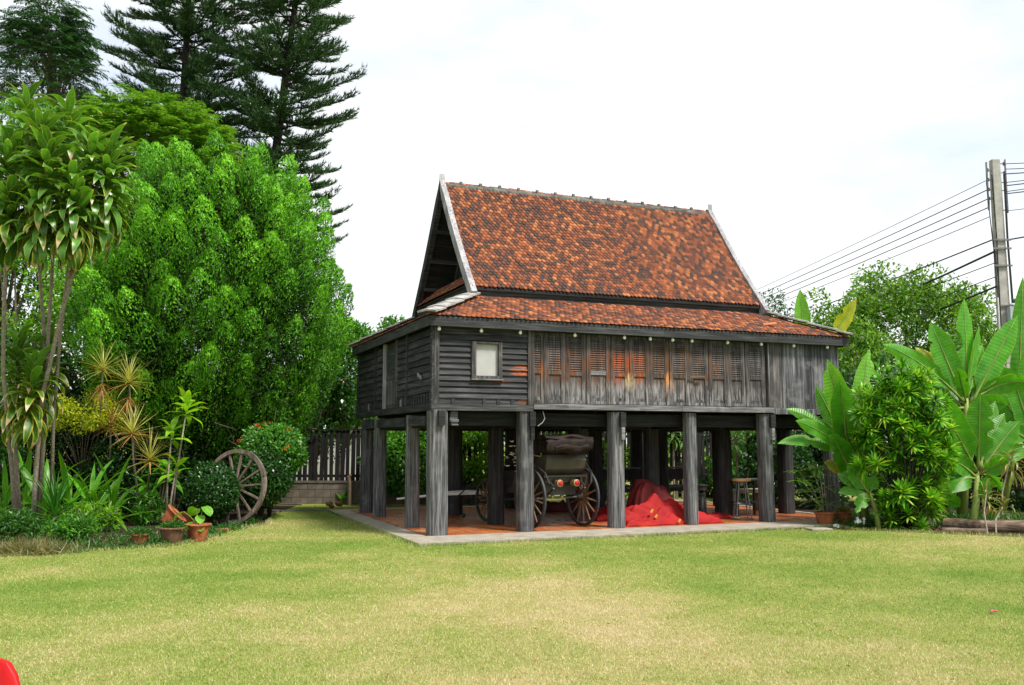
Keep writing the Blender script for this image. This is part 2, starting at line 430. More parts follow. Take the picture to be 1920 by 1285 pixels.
# lawn: patches of green and straw, shared by the ground sheet and the blades
def lawn_col(nt, island):
    p = pos(nt)
    n1 = noi(nt, p, .16, 3.0, .5)
    n2 = noi(nt, p, .75, 4.0, .6)
    n3 = noi(nt, p, 9.0, 3.0, .6)
    s = nd(nt, 'ShaderNodeSeparateXYZ', {0: p})
    # drier in the open middle, greener towards the beds and the far right
    dx = mth(nt, 'POWER', mth(nt, 'DIVIDE', mth(nt, 'ADD', s.outputs[0], .3), 3.6), 2.0)
    dy = mth(nt, 'POWER', mth(nt, 'DIVIDE', mth(nt, 'SUBTRACT', s.outputs[1], 7.0), 4.6), 2.0)
    dry = mth(nt, 'SUBTRACT', 1.0, mth(nt, 'ADD', dx, dy), clamp=True)
    f = mth(nt, 'ADD', mth(nt, 'MULTIPLY', mth(nt, 'SUBTRACT', n1, .5), 2.1), mth(nt, 'MULTIPLY', mth(nt, 'SUBTRACT', n2, .5), 1.3))
    f = mth(nt, 'ADD', f, mth(nt, 'MULTIPLY_ADD', dry, .34, .41))
    f = mth(nt, 'ADD', f, mth(nt, 'MULTIPLY', mth(nt, 'SUBTRACT', n3, .5), .5))
    if island is not None: f = mth(nt, 'ADD', f, mth(nt, 'MULTIPLY', mth(nt, 'SUBTRACT', island, .5), 1.0))
    return f
m, nt, b = start('lawn_ground', .9, .1)
f = lawn_col(nt, None)
col = ramp(nt, f, [(0, (.13, .21, .026)), (.45, (.23, .26, .055)), (.8, (.34, .29, .11)), (1.0, (.40, .32, .16))])
fine = noi(nt, pos(nt), 60.0, 4.0, .7)
col = mixc(nt, 1.0, col, ramp(nt, fine, [(.3, (.5, .5, .5)), (.7, (1.2, 1.2, 1.2))]), 'MULTIPLY')
fin(nt, b, col, fine, .8, .02)
M['lawn'] = m
m, nt, b = start('grass_blades', .6, .25)
f = lawn_col(nt, nd(nt, 'ShaderNodeNewGeometry').outputs['Random Per Island'])
col = ramp(nt, f, [(0, (.135, .24, .040)), (.3, (.235, .335, .065)), (.55, (.37, .41, .12)), (.8, (.52, .47, .22)), (1.0, (.62, .55, .33))])
fin(nt, b, col)
t = nd(nt, 'ShaderNodeBsdfTranslucent'); nt.links.new(col, t.inputs['Color'])
mx = nd(nt, 'ShaderNodeMixShader', {0: .25, 1: b.outputs[0], 2: t.outputs[0]})
nt.links.new(mx.outputs[0], nt.nodes['Material Output'].inputs['Surface'])
M['grass'] = m

G = lambda *s: [(i / (len(s) - 1), c) for i, c in enumerate(s)]
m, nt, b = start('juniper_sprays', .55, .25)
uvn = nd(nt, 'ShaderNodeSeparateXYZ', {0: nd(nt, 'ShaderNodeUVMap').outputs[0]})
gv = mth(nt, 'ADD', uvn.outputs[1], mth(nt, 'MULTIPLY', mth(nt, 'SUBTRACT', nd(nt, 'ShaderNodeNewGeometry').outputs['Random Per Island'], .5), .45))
jc = ramp(nt, gv, [(0, (.008, .036, .006)), (.30, (.034, .12, .009)), (.62, (.088, .31, .012)), (1.0, (.22, .54, .022))])   # young tips are paler; lit tops and shaded feet are coloured in too
fin(nt, b, jc)
tl_ = nd(nt, 'ShaderNodeBsdfTranslucent'); nt.links.new(mixc(nt, 1.0, jc, (1.5, 1.4, .5), 'MULTIPLY'), tl_.inputs['Color'])
nt.links.new(nd(nt, 'ShaderNodeMixShader', {0: .22, 1: b.outputs[0], 2: tl_.outputs[0]}).outputs[0], nt.nodes['Material Output'].inputs['Surface'])
M['juniper'] = m
M['juniper_in'] = leafmat('juniper_inner', G((.008, .026, .005), (.016, .055, .008), (.030, .085, .011), (.045, .042, .016)), .12, .7, .15)  # darker than the outer sprays: shade inside the crown put into the colour
M['pine'] = leafmat('pine_needles', G((.015, .048, .016), (.032, .085, .024), (.065, .145, .036)), .12, .6, .25)
M['neem_dark'] = leafmat('dark_tree_leaves', G((.014, .055, .022), (.03, .10, .036), (.06, .15, .055)), .2, .4, .5)
M['neem_light'] = leafmat('yellowish_tree_leaves', G((.05, .16, .016), (.11, .27, .024), (.22, .40, .045)), .3)
M['bush_lime'] = leafmat('lime_leaves', G((.06, .19, .012), (.13, .33, .018), (.25, .47, .03)), .4)
M['bush_mid'] = leafmat('mid_green_leaves', G((.025, .11, .010), (.055, .20, .016), (.12, .33, .028)), .3)
M['bush_dark'] = leafmat('dark_glossy_leaves', G((.008, .035, .006), (.018, .075, .010), (.035, .13, .016)), .2, .3, .6)
M['pod_tree'] = leafmat('pod_tree_leaves', G((.035, .12, .012), (.09, .23, .022), (.22, .38, .045)), .35)
M['duranta'] = leafmat('golden_leaves', G((.14, .26, .010), (.40, .48, .018), (.66, .66, .04)), .35)
M['fern'] = leafmat('fern_leaves', G((.015, .07, .010), (.035, .13, .016), (.07, .19, .025)), .3)
M['palm_leaf'] = leafmat('palm_leaflets', G((.05, .17, .012), (.11, .27, .02), (.22, .38, .04)), .35)
M['dry_grass'] = leafmat('dry_grass_blades', G((.08, .10, .03), (.18, .17, .06), (.28, .24, .11)), .3)
M['pleomele'] = leafmat('narrow_glossy_leaves', G((.03, .14, .008), (.075, .28, .016), (.17, .44, .026), (.42, .56, .06)), .3, .35, .5)
M['pod'] = leafmat('green_pods', G((.12, .22, .03), (.25, .34, .06)), .3)
M['dracaena'] = bladeleaf('dracaena_leaf', (.072, .20, .028), (.46, .50, .10), (.62, .50, .36), (.10, .24, .035), tip_at=.93, vary=.9, edgeamt=.75, rough=.3)
M['dracaena_low'] = bladeleaf('dracaena_leaf_yellowing', (.06, .16, .014), (.62, .52, .06), (.66, .46, .28), (.08, .2, .02), tip_at=.82, vary=.8, edgeamt=1.0, edgew=.22)
M['lime_leaf'] = bladeleaf('lime_dracaena_leaf', (.20, .44, .02), (.42, .55, .06), (.55, .45, .12), (.2, .42, .03), tip_at=1.02, trans=.35)
M['strap'] = bladeleaf('strap_leaf', (.070, .26, .014), (.30, .42, .04), (.45, .38, .08), (.09, .28, .02), tip_at=1.0, vary=.8)
M['yucca'] = bladeleaf('spiky_leaf', (.030, .155, .014), (.10, .26, .03), (.3, .3, .08), (.05, .2, .02), tip_at=1.05)
M['marginata'] = bladeleaf('striped_leaf', (.38, .42, .12), (.55, .33, .20), (.50, .36, .20), (.42, .42, .13), tip_at=.95, edgew=.2, vary=.5)
M['marginata_old'] = bladeleaf('striped_leaf_old', (.36, .20, .06), (.58, .24, .10), (.50, .34, .20), (.5, .33, .12), tip_at=.9, edgew=.25, vary=.5)
M['banana'] = bladeleaf('banana_leaf', (.075, .30, .018), (.40, .48, .05), (.40, .40, .06), (.36, .52, .10), tip_at=1.05, ribw=.022, edgew=.035, veins=9.0, vary=.35, trans=.38)
M['banana_pale'] = bladeleaf('banana_leaf_young', (.15, .42, .035), (.35, .50, .08), (.40, .40, .06), (.38, .58, .12), tip_at=1.05, ribw=.016, edgew=.03, veins=9.0, vary=.25, trans=.42)
M['banana_yellow'] = bladeleaf('banana_leaf_yellowing', (.30, .36, .02), (.62, .45, .03), (.5, .35, .08), (.45, .5, .08), tip_at=.95, ribw=.02, edgew=.12, veins=9.0, vary=.3, trans=.4)
M['cordyline'] = bladeleaf('cordyline_leaf', (.10, .15, .02), (.45, .28, .08), (.48, .26, .10), (.2, .22, .04), tip_at=.75, edgew=.25, vary=.9)
M['aroid'] = bladeleaf('heart_leaf', (.11, .34, .016), (.3, .45, .05), (.2, .4, .03), (.2, .42, .04), tip_at=1.2, vary=.3)
m, nt, b = start('banana_stem', .55, .3)
g = noi(nt, mapv(nt, objc(nt), (9, 9, 1.5)), 1.0, 5.0)
fin(nt, b, ramp(nt, g, [(.3, (.12, .17, .03)), (.6, (.20, .28, .05)), (.8, (.16, .09, .04))]), g, .3)
M['banana_stem'] = m

# ================================================================== SETTING
def sheet(name, pts, z, mat, kind='structure', parent=None):
    me = bpy.data.meshes.new(name); me.from_pydata([(p[0], p[1], z) for p in pts], [], [tuple(range(len(pts)))]); me.update()
    o = link(name, me, mat, parent); return tag(o, kind=kind)
gs = sheet('ground', [(-220, -30), (220, -30), (220, 400), (-220, 400)], GZ, M['lawn'])
# planting beds
bedL = [gnd(u, v) for u, v in ((-260, 1056), (0, 1052), (100, 1047), (250, 1036), (335, 1030), (395, 1014), (432, 1000), (500, 990), (520, 968))] + [Vector((-5.3, 22.6, 0)), Vector((-16, 22.6, 0))]
bedR = [gnd(u, v) for u, v in ((2200, 1022), (1920, 1014), (1700, 1004), (1600, 1000), (1545, 990))] + [h2w(9.0, 1), h2w(9.4, 6), Vector((16, 24, 0))]
sheet('planting_bed', bedL, GZ + .004, M['soil'])
sheet('planting_bed', bedR[::-1], GZ + .004, M['soil'])
def inside(P, poly):
    x, y = P[:, 0], P[:, 1]; r = np.zeros(len(P), bool); n = len(poly)
    for i in range(n):
        x0, y0 = poly[i][0], poly[i][1]; x1, y1 = poly[(i + 1) % n][0], poly[(i + 1) % n][1]
        c = ((y0 > y) != (y1 > y)) & (x < (x1 - x0) * (y - y0) / (y1 - y0 + 1e-12) + x0)
        r ^= c
    return r
slab_poly = [h2w(-.62, -1.12), h2w(7.3, -1.04), h2w(8.75, -.131), h2w(8.9, -.13), h2w(8.9, 6.1), h2w(-.58, 6.1)]

# grass blades: short mown turf, one mass
NB = 640000
yy = np.exp(RNG.uniform(math.log(5.6), math.log(23.0), NB)); side_ = RNG.random(NB) < .24; xx = RNG.uniform(-.60, .60, NB) * yy; xx = np.where(side_, np.sign(xx) * (.60 * yy + RNG.random(NB) * 3.5), xx)
P = np.stack([xx, yy], 1)
keep = ~(inside(P, bedL) | inside(P, bedR) | inside(P, slab_poly)) & (yy < 22.5)
P = P[keep]; n = len(P)
an = RNG.uniform(0, 2 * PI, n); tl = RNG.uniform(.25, 1.25, n)
L = RNG.uniform(.012, .030, n); Wd = RNG.uniform(.003, .0055, n) * (1 + (P[:, 1] - 6) * .09)
dv = np.stack([np.cos(an) * np.sin(tl), np.sin(an) * np.sin(tl), np.cos(tl)], 1)
a2 = RNG.uniform(0, 2 * PI, n); sv = np.stack([np.cos(a2), np.sin(a2), np.zeros(n)], 1)
b0 = np.concatenate([P, np.full((n, 1), GZ)], 1)
V = np.stack([b0 - sv * Wd[:, None] / 2, b0 + sv * Wd[:, None] / 2, b0 + dv * L[:, None]], 1).reshape(-1, 3)
go = link('grass', mesh_np('grass', V, np.arange(3 * n).reshape(-1, 3)), M['grass'])
tag(go, 'short patchy green and straw coloured lawn grass', 'grass', kind='stuff')

# longer unmown fringe along the slab and bed edges
ed = [(slab_poly[i], slab_poly[(i + 1) % len(slab_poly)]) for i in (0, len(slab_poly) - 1)] + list(zip(bedL[1:8], bedL[2:9])) + list(zip(bedR[1:4], bedR[2:5]))
FP = []
for a_, b_ in ed:
    k_ = int((b_ - a_).length * 420); t_ = RNG.random(k_)[:, None]; FP.append(np.array([a_.x, a_.y]) * (1 - t_) + np.array([b_.x, b_.y]) * t_ + RNG.normal(0, .022, (k_, 2)))
FP = np.concatenate(FP); n = len(FP); an = RNG.uniform(0, 2 * PI, n); tl = RNG.uniform(.1, 1.0, n); L = RNG.uniform(.03, .085, n)
dv = np.stack([np.cos(an) * np.sin(tl), np.sin(an) * np.sin(tl), np.cos(tl)], 1); a2 = RNG.uniform(0, 2 * PI, n); sv = np.stack([np.cos(a2), np.sin(a2), np.zeros(n)], 1) * .005
b0 = np.concatenate([FP, np.full((n, 1), GZ)], 1)
fo_ = link('grass_fringe', mesh_np('grass_fringe', np.stack([b0 - sv, b0 + sv, b0 + dv * L[:, None]], 1).reshape(-1, 3), np.arange(3 * n).reshape(-1, 3)), M['grass'])
tag(fo_, 'longer grass fringe along the slab and bed edges', 'grass', kind='stuff')

# ---------------- slab under the house: concrete apron and terracotta tiles
slab = empty('house_slab', (HX, HY, 0), YAW); tag(slab, kind='structure')
ap = MB().prism([(-.62, -1.12, 0), (-.62, -.131, 0), (8.75, -.131, 0), (7.3, -1.04, 0)], (0, 0, -.25)).box((-.62, -.13, -.25), (-.2, 6.1, 0)).box((8.75, -.13, -.25), (8.9, 6.1, 0)).box((-.2, 5.85, -.25), (8.75, 6.1, 0))
ap.build('apron', M['concrete'], slab)
B((-.2, -.13, -.2), (8.75, 5.85, -.012), 'bedding', M['grout'], slab)
ts, tg = .20, .006
tme = MB().box((-ts / 2 + tg / 2, -ts / 2 + tg / 2, -.012), (ts / 2 - tg / 2, ts / 2 - tg / 2, .0)).mesh('tile'); tme.materials.append(M['floor_tile'])
nx, ny = 44, 29
cells = [(-.2 + ts * (i + .5) + .03, -.13 + ts * (j + .5) + .05, random.uniform(-.001, .001)) for j in range(ny) for i in range(nx)]
cells.sort(key=lambda c: (h2w(c[0], c[1]) - CAMP).length)
for c in cells[:300]: link('tile', tme, None, slab, Matrix.Translation(c))
rest = MB()
for x, y, z in cells[300:]: rest.box((x - ts / 2 + tg / 2, y - ts / 2 + tg / 2, -.012), (x + ts / 2 - tg / 2, y + ts / 2 - tg / 2, z))
tag(rest.build('tile_field', M['floor_tile'], slab), kind='stuff')

# ================================================================== THE HOUSE
house = empty('stilt_house', (HX, HY, 0), YAW, 'dark timber house on stilts with steep orange clay tile roof', 'house')
HL, HD = 8.39, 5.47
# ---- posts
def post(x, y, w0, w1, zt, mat, sq=3.5, lean=(0, 0), zb=0.0):
    n, rows = 20, 9; V = []; Fc = []; sd = random.random() * 50
    for i in range(rows):
        t = i / (rows - 1); z = zb + (zt - zb) * t
        for j in range(n):
            a = 2 * PI * j / n; c, s_ = math.cos(a), math.sin(a)
            r = 1 / (abs(c) ** sq + abs(s_) ** sq) ** (1 / sq) * (w0 * (1 - t) + w1 * t) / 2
            r *= 1 + .05 * noise.noise(Vector((c * 2, s_ * 2, z * 1.3 + sd))) + .012 * noise.noise(Vector((c * 9, s_ * 9, z * .6 + sd)))
            V.append((x + c * r + lean[0] * t, y + s_ * r + lean[1] * t, z))
    for i in range(rows - 1):
        for j in range(n):
            k = (j + 1) % n; Fc.append((i * n + j, i * n + k, (i + 1) * n + k, (i + 1) * n + j))
    Fc += [tuple(range(n))[::-1], tuple((rows - 1) * n + j for j in range(n))]
    return MB().add(V, Fc).build('post', mat, house, smooth=False)
colx = [0.0, 1.62, 3.39, 4.97, 6.69, 8.28]; rowy = [0.0, 1.45, 3.88, 5.05]
fw = [.32, .27, .28, .235, .27, .26]
for i, x in enumerate(colx):
    for j, y in enumerate(rowy):
        if j == 0:
            p = post(x + (.03 if i == 0 else 0), y + .05, fw[i], fw[i] * (.93 if i else .97), 2.06, M['post_wood'], 6 if i == 0 else 4, lean=(random.uniform(-.03, .02), 0))
            if i in (0, 1, 2, 4):                 # tenon end and mortise slot near the top
                xo = x + fw[i] * (.10 if i == 0 else .24)
                B((xo - .05, y - fw[i] / 2 - .012, 1.80), (xo + .055, y - .05, 2.045), 'tenon', M['beam_wood'], p)
                if i: B((xo - .03, y - fw[i] / 2 - .004, 1.56), (xo + .035, y - .05, 1.79), 'mortise', M['beam_wood'] if i == 1 else M['sill_wood'], p)
        else:
            w = {0: .27}.get(i, .32) * random.uniform(.93, 1.07)
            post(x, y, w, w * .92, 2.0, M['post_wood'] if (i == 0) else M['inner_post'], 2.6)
# ---- floor frame
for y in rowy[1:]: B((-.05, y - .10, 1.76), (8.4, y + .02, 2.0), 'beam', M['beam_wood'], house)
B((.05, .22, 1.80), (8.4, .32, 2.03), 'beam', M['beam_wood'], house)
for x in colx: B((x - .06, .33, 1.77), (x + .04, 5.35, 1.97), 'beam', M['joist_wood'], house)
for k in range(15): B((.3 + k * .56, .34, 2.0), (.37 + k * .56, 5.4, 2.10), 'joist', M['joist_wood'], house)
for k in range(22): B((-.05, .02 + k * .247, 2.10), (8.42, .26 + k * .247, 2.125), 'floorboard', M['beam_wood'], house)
for y0, y1 in ((.25, 1.3), (1.6, 3.7), (4.05, 4.9)):
    B((-.13, y0, 1.80), (-.06, y1, 1.965), 'beam', M['fascia_side'], house)
br = MB().prism([(.24, -.02, 2.03), (.36, -.02, 2.03), (.36, -.02, 1.80), (.26, -.02, 1.80), (.22, -.02, 1.90)], (0, .12, 0)).build('bracket', M['sill_wood'], house)
B((.24, -.045, 1.86), (.37, -.02, 1.90), 'moulding', M['sill_wood'], br); B((.25, -.045, 1.80), (.365, -.02, 1.82), 'moulding', M['sill_wood'], br)
# ---- sills
B((-.12, -.10, 2.045), (1.72, .06, 2.15), 'sill', M['wall_wood'], house, .006)
B((1.72, -.115, 2.085), (4.72, .06, 2.185), 'sill', M['sill_wood'], house, .006)
B((4.722, -.118, 2.080), (6.81, .06, 2.182), 'sill', M['sill_wood'], house, .006)
B((6.812, -.09, 2.055), (8.46, .06, 2.165), 'sill', M['plank_wood'], house, .006)
B((-.14, -.095, 2.045), (-.02, 5.62, 2.17), 'sill', M['side_wood'], house, .006)
B((8.36, -.08, 2.045), (8.46, 5.6, 2.17), 'sill', M['side_wood'], house)
# ---- backing panels added behind the boards to block light, and plain far walls
B((-.06, .0, 2.126), (8.40, .05, 3.50), 'light_block_panel', M['beam_wood'], house)
B((-.058, .052, 2.126), (-.01, 5.52, 3.50), 'light_block_panel', M['beam_wood'], house)
for k in range(11):
    B((8.402, -.02 + k * .51, 2.171), (8.43, .485 + k * .51, 3.46), 'board', M['plank_wood'], house)
    B((-.06 + k * .77, 5.53, 2.13), (.705 + k * .77, 5.56, 3.5), 'board', M['plank_wood'], house)
# ---- corner boards and uprights of the front
def vb(x0, x1, z0, z1, mat, yf=-.085): return B((x0, yf, z0), (x1, -.0, z1), 'upright', mat, house, .004)
vb(-.085, .005, 2.152, 3.50, M['shutter_wood'], -.098)
vb(1.625, 1.725, 2.152, 3.48, M['shutter_wood'])
vb(6.705, 6.735, 2.19, 3.48, M['plank_wood'], -.10)
vb(6.74, 6.83, 2.19, 3.48, M['shutter_wood'], -.08)
B((-.128, -.098, 2.172), (-.087, .0, 3.49), 'upright', M['side_wood'], house, .004)
# ---- front siding (lapped boards), window hole left free
WX0, WX1, WZ0, WZ1 = .585, 1.136, 2.593, 3.228
def lap(x0, x1, z, h, mat, jit=1.0):
    d = random.uniform(-.004, .004) * jit; s_ = random.uniform(-.006, .006) * jit
    pr = [(x0, -.068, z - .012 + d), (x1, -.068, z - .012 + d + s_), (x1, -.046, z - .012 + d + s_), (x0, -.046, z - .012 + d), (x0, -.030, z + h), (x1, -.030, z + h), (x1, -.008, z + h), (x0, -.008, z + h)]
    return MB().add(pr, MB.BF).build('board', mat, house)
z = 2.275
while z < 3.36:
    h = .0985
    if z + h > WZ0 + .01 and z < WZ1 - .03:
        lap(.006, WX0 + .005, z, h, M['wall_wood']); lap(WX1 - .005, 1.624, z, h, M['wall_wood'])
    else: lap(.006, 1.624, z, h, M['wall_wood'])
    z += h
B((.006, -.05, 3.363), (1.624, -.01, 3.50), 'board', M['wall_wood'], house)
B((.006, -.045, 2.152), (1.624, -.008, 2.275), 'board', M['wall_wood'], house)
for u in (849.5, 908, 934.5, 961): 
    x = front_x(u, v=750); B((x - .03, -.062, 2.156), (x + .03, -.046, 2.255), 'batten', M['wall_wood'], house)
win = B((WX0 + .07, -.03, WZ0 + .05), (WX1 - .06, -.012, WZ1 - .03), 'window', M['white_panel'], house)
tag(win, 'window closed with a plain white board')
for a, b_ in (((WX0, -.10, WZ0), (WX0 + .078, -.012, WZ1)), ((WX1 - .062, -.10, WZ0), (WX1, -.012, WZ1)), ((WX0 + .079, -.098, WZ1 - .036), (WX1 - .063, -.012, WZ1))): B(a, b_, 'frame', M['shutter_wood'], win, .004)
B((WX0 - .015, -.115, WZ0 - .025), (WX1 + .015, -.012, WZ0 - .002), 'window_sill', M['sill_wood'], win, .004)
B((WX0 + .079, -.096, WZ0 - .001), (WX1 - .063, -.012, WZ0 + .052), 'frame', M['shutter_wood'], win)
# ---- twelve folding shutters: louvres above, panel below
edges = [front_x(980 + e / 6.0, v=700) for e in (100, 238, 480, 715, 985, 1200, 1425, 1650)] + [front_x(1280 + e / 6.0, v=700) for e in (70, 290, 505, 705, 925)]
ZB, ZR, ZT_ = 2.195, 2.70, 3.44
for i in range(12):
    a, b_ = edges[i] + .004, edges[i + 1] - .004
    st = min(.085, (b_ - a) * .23); yo = -.055 - .008 * (i % 2) + random.uniform(-.004, .004)
    zr = ZR + random.uniform(-.02, .02)
    sh = B((a + st, yo + .022, ZB + .05), (b_ - st, yo + .034, zr), 'shutter', M['shutter_wood'], house)
    for q0, q1 in (((a, yo, ZB), (a + st, yo + .04, ZT_)), ((b_ - st, yo, ZB), (b_, yo + .04, ZT_))): B(q0, q1, 'stile', M['shutter_wood'], sh, .003)
    B((a + st + .001, yo + .003, ZB), (b_ - st - .001, yo + .04, ZB + .055), 'rail', M['shutter_wood'], sh)
    B((a + st + .001, yo + .002, zr), (b_ - st - .001, yo + .04, zr + .07), 'rail', M['sill_wood'] if i == 3 else M['shutter_wood'], sh)
    B((a + st + .001, yo + .003, ZT_ - .05), (b_ - st - .001, yo + .04, ZT_), 'rail', M['shutter_wood'], sh)
    m0, m1 = a + st, b_ - st; w_ = m1 - m0
    MB().prism([(m0 + .01, yo + .020, ZB + .056), (m1 - .01, yo + .020, ZB + .056), (m1 - w_ * .24, yo + .020, ZB + .115), (m0 + w_ * .24, yo + .020, ZB + .115)], (0, -.014, 0)).build('foot_moulding', M['plank_wood'], sh)
    ns = 15; z0 = zr + .075; dz = (ZT_ - .05 - z0) / ns
    for k in range(ns):
        zc = z0 + dz * (k + .5)
        MB().obox(((m0 + m1) / 2, yo + .020, zc), (w_ / 2 - .001, 0, 0), (0, .010, .018), (0, .004, -.0025)).build('slat', M['shutter_wood'], sh)
B((1.726, -.05, 3.442), (6.704, -.01, 3.50), 'board', M['wall_wood'], house)
lb = MB().bar((4.90, -.115, 2.735), (5.22, -.115, 2.745), .02, .03).build('latch_bar', M['log_wood'], house)
# ---- vertical planks, right end
px = 6.835; k = 0
for w_ in (.225, .18, .17, .19, .175, .18, .16, .17, .16):
    B((px, -.06 - random.uniform(0, .012), 2.168), (min(px + w_ - .005, 8.43), -.012, 3.48), 'plank', M['shutter_wood'] if k == 0 else M['plank_wood'], house); px += w_; k += 1
vb(8.432, 8.47, 2.17, 3.48, M['plank_wood'], -.07)
# ---- left wall: four siding fields, a panelled door, uprights
ly = lambda u: left_y(u)
YD0, YD1 = ly(744), ly(723)
def lapside(y0, y1, z, h):
    d = random.uniform(-.006, .006); s_ = random.uniform(-.012, .012)
    pr = [(-.118, y0, z - .012 + d), (-.118, y1, z - .012 + d + s_), (-.096, y1, z - .012 + d + s_), (-.096, y0, z - .012 + d), (-.085, y0, z + h), (-.085, y1, z + h), (-.063, y1, z + h), (-.063, y0, z + h)]
    return MB().add(pr, MB.BF).build('board', M['side_wood'], house)
fields = [(.005, ly(765.5)), (ly(762.5), YD0 - .05), (YD1 + .07, ly(707)), (ly(704), 5.5)]
for (y0, y1) in fields:
    z = 2.38; h = .118 if y0 < 2 else .128
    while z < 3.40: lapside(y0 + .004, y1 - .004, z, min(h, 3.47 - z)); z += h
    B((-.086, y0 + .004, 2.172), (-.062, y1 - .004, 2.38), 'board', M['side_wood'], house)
    nb = max(2, int((y1 - y0) / .16))
    for q in range(nb):
        yq = y0 + (q + .5) * (y1 - y0) / nb; hh = random.uniform(.13, .17)
        B((-.105, yq - .03, 2.175), (-.087, yq + .03, 2.175 + hh), 'batten', M['side_wood'] if random.random() > .12 else M['sill_wood'], house)
for u, w_, mt in ((764, .05, 'side_wood'), (705.5, .06, 'side_wood')):
    y = ly(u); B((-.128, y - w_ / 2, 2.172), (-.062, y + w_ / 2, 3.48), 'upright', M[mt], house)
B((-.13, 5.5, 2.172), (-.06, 5.60, 3.48), 'upright', M['side_wood'], house)
dr = B((-.085, YD0, 2.18), (-.064, YD1, 3.44), 'door', M['shutter_wood'], house); tag(dr, 'narrow panelled door of brown weathered wood')
B((-.14, YD1, 2.172), (-.062, YD1 + .065, 3.46), 'frame', M['barge_wood'], dr); B((-.13, YD0 - .045, 2.172), (-.062, YD0, 3.46), 'frame', M['shutter_wood'], dr)
B((-.096, YD0 + .08, 2.24), (-.086, YD1 - .08, 2.72), 'panel', M['plank_wood'], dr); B((-.1, YD0 + .02, 2.74), (-.086, YD1 - .02, 2.80), 'rail', M['shutter_wood'], dr)
B((-.094, YD0 + .08, 2.84), (-.086, YD1 - .08, 3.36), 'panel', M['side_wood'], dr)
MB().obox((-.135, ly(790), 2.66), (.008, 0, 0), (0, .12, .04), (0, -.008, .03)).build('loose_board', M['sill_wood'], house)
# ---- lower skirt roof
E_, ZE = .20, 3.635; G0, ZG = .97, 4.185        # eave offset and height; where the skirt meets the upper roof
SLP = (ZG - ZE) / (G0 + E_)
def fascia(a, b_, mat, nm='fascia_board'): return B(a, b_, nm, mat, house, .005)
fascia((-.215, -.235, 3.445), (4.30, -.20, 3.615), M['fascia_wood']); fascia((4.303, -.232, 3.44), (8.61, -.20, 3.615), M['fascia_wood'])
fascia((-.235, -.215, 3.445), (-.20, 5.68, 3.615), M['fascia_side']); fascia((8.59, -.2, 3.445), (8.62, 5.68, 3.615), M['fascia_side'])
fascia((-.2, 5.65, 3.445), (8.6, 5.68, 3.615), M['fascia_wood'])
e0, e1 = -E_ - .03, G0
def deck(pts, nm='roof_deck'): MB().prism(pts, (0, 0, -.03)).build(nm, M['beam_wood'], house)
zl = lambda d: ZE + (d + E_) * SLP
deck([(e0, e0, zl(e0) - .012), (HL - e0, e0, zl(e0) - .012), (HL - e1, e1, zl(e1) - .012), (e1, e1, zl(e1) - .012)])
deck([(e0, HD - e0, zl(e0) - .012), (e0, e0, zl(e0) - .012), (e1, e1, zl(e1) - .012), (e1, HD - e1, zl(e1) - .012)])
for pts in ([(HL - e0, e0), (HL - e0, HD - e0), (HL - e1, HD - e1), (HL - e1, e1)], [(HL - e0, HD - e0), (e0, HD - e0), (e1, HD - e1), (HL - e1, HD - e1)]):
    MB().prism([(x, y, zl(e0 if q < 2 else e1) + .012) for q, (x, y) in enumerate(pts)], (0, 0, -.05)).build('roof_slope', M['tile'], house)
# ---- clay tiles
TW, TE, TL, TT = .088, .086, .15, .013
def tile_template():
    o = [(-.5, TL), (-.5, .026), (-.18, -.004), (.18, -.004), (.5, .026), (.5, TL)]
    V = [(x * TW * .96, y, TT) for x, y in o] + [(x * TW * .96, y, 0) for x, y in o]
    Fq = [(0, 1, 4, 5), (1, 2, 3, 4), (1, 7, 8, 2), (2, 8, 9, 3), (3, 9, 10, 4), (0, 6, 7, 1), (4, 10, 11, 5)]
    return np.array(V), np.array(Fq)
TV, TF = tile_template()
tile_me = mesh_np('tile', TV, TF); tile_me.materials.append(M['tile'])
def tile_mats(rows):
    """rows: (point on lower edge line, along, up-slope, start, end, parity) -> list of 4x4"""
    out = []
    for i, (o, U, Vs, a, b_) in enumerate(rows):
        U, Vs, o = Vector(U), Vector(Vs).normalized(), Vector(o); N = U.cross(Vs)
        x = a + TW * (.5 if i % 2 else 1.0)
        while x < b_ - TW * .3:
            tilt = math.radians(6.5 + random.gauss(0, 1.3)); yawj = random.gauss(0, .022)
            R = Matrix((U, Vs, N)).transposed().to_4x4()
            p = o + U * (x + random.gauss(0, .003)) + Vs * random.gauss(0, .005) + N * (.016 + random.uniform(0, .004))
            out.append(Matrix.Translation(p) @ R @ Matrix.Rotation(yawj, 4, 'Z') @ Matrix.Rotation(-tilt, 4, 'X'))
            x += TW
    return out
def tile_mesh(name, mats):
    A = np.array([[list(r) for r in m_] for m_ in mats])
    V = np.einsum('nij,kj->nki', A[:, :3, :3], TV) + A[:, None, :3, 3]
    Fq = (TF[None] + (np.arange(len(mats)) * len(TV))[:, None, None]).reshape(-1, 4)
    return mesh_np(name, V.reshape(-1, 3), Fq)
cs = 1 / math.sqrt(1 + SLP * SLP); vf = Vector((0, cs, SLP * cs)); vl = Vector((cs, 0, SLP * cs))
rowsF, rowsL = [], []
nr = int((G0 + E_ + .05) / cs / TE)
for i in range(nr):
    d = -E_ - .055 + i * TE * cs
    rowsF.append(((0, d, zl(d)), (1, 0, 0), vf, d + .02, HL - d - .02))
    rowsL.append(((d, 0, zl(d)), (0, -1, 0), vl, -(HD - d - .02), -(d + .02)))
mF = tile_mats(rowsF); mL = tile_mats(rowsL)
for m_ in mF[:300]: link('roof_tile', tile_me, None, house, m_)
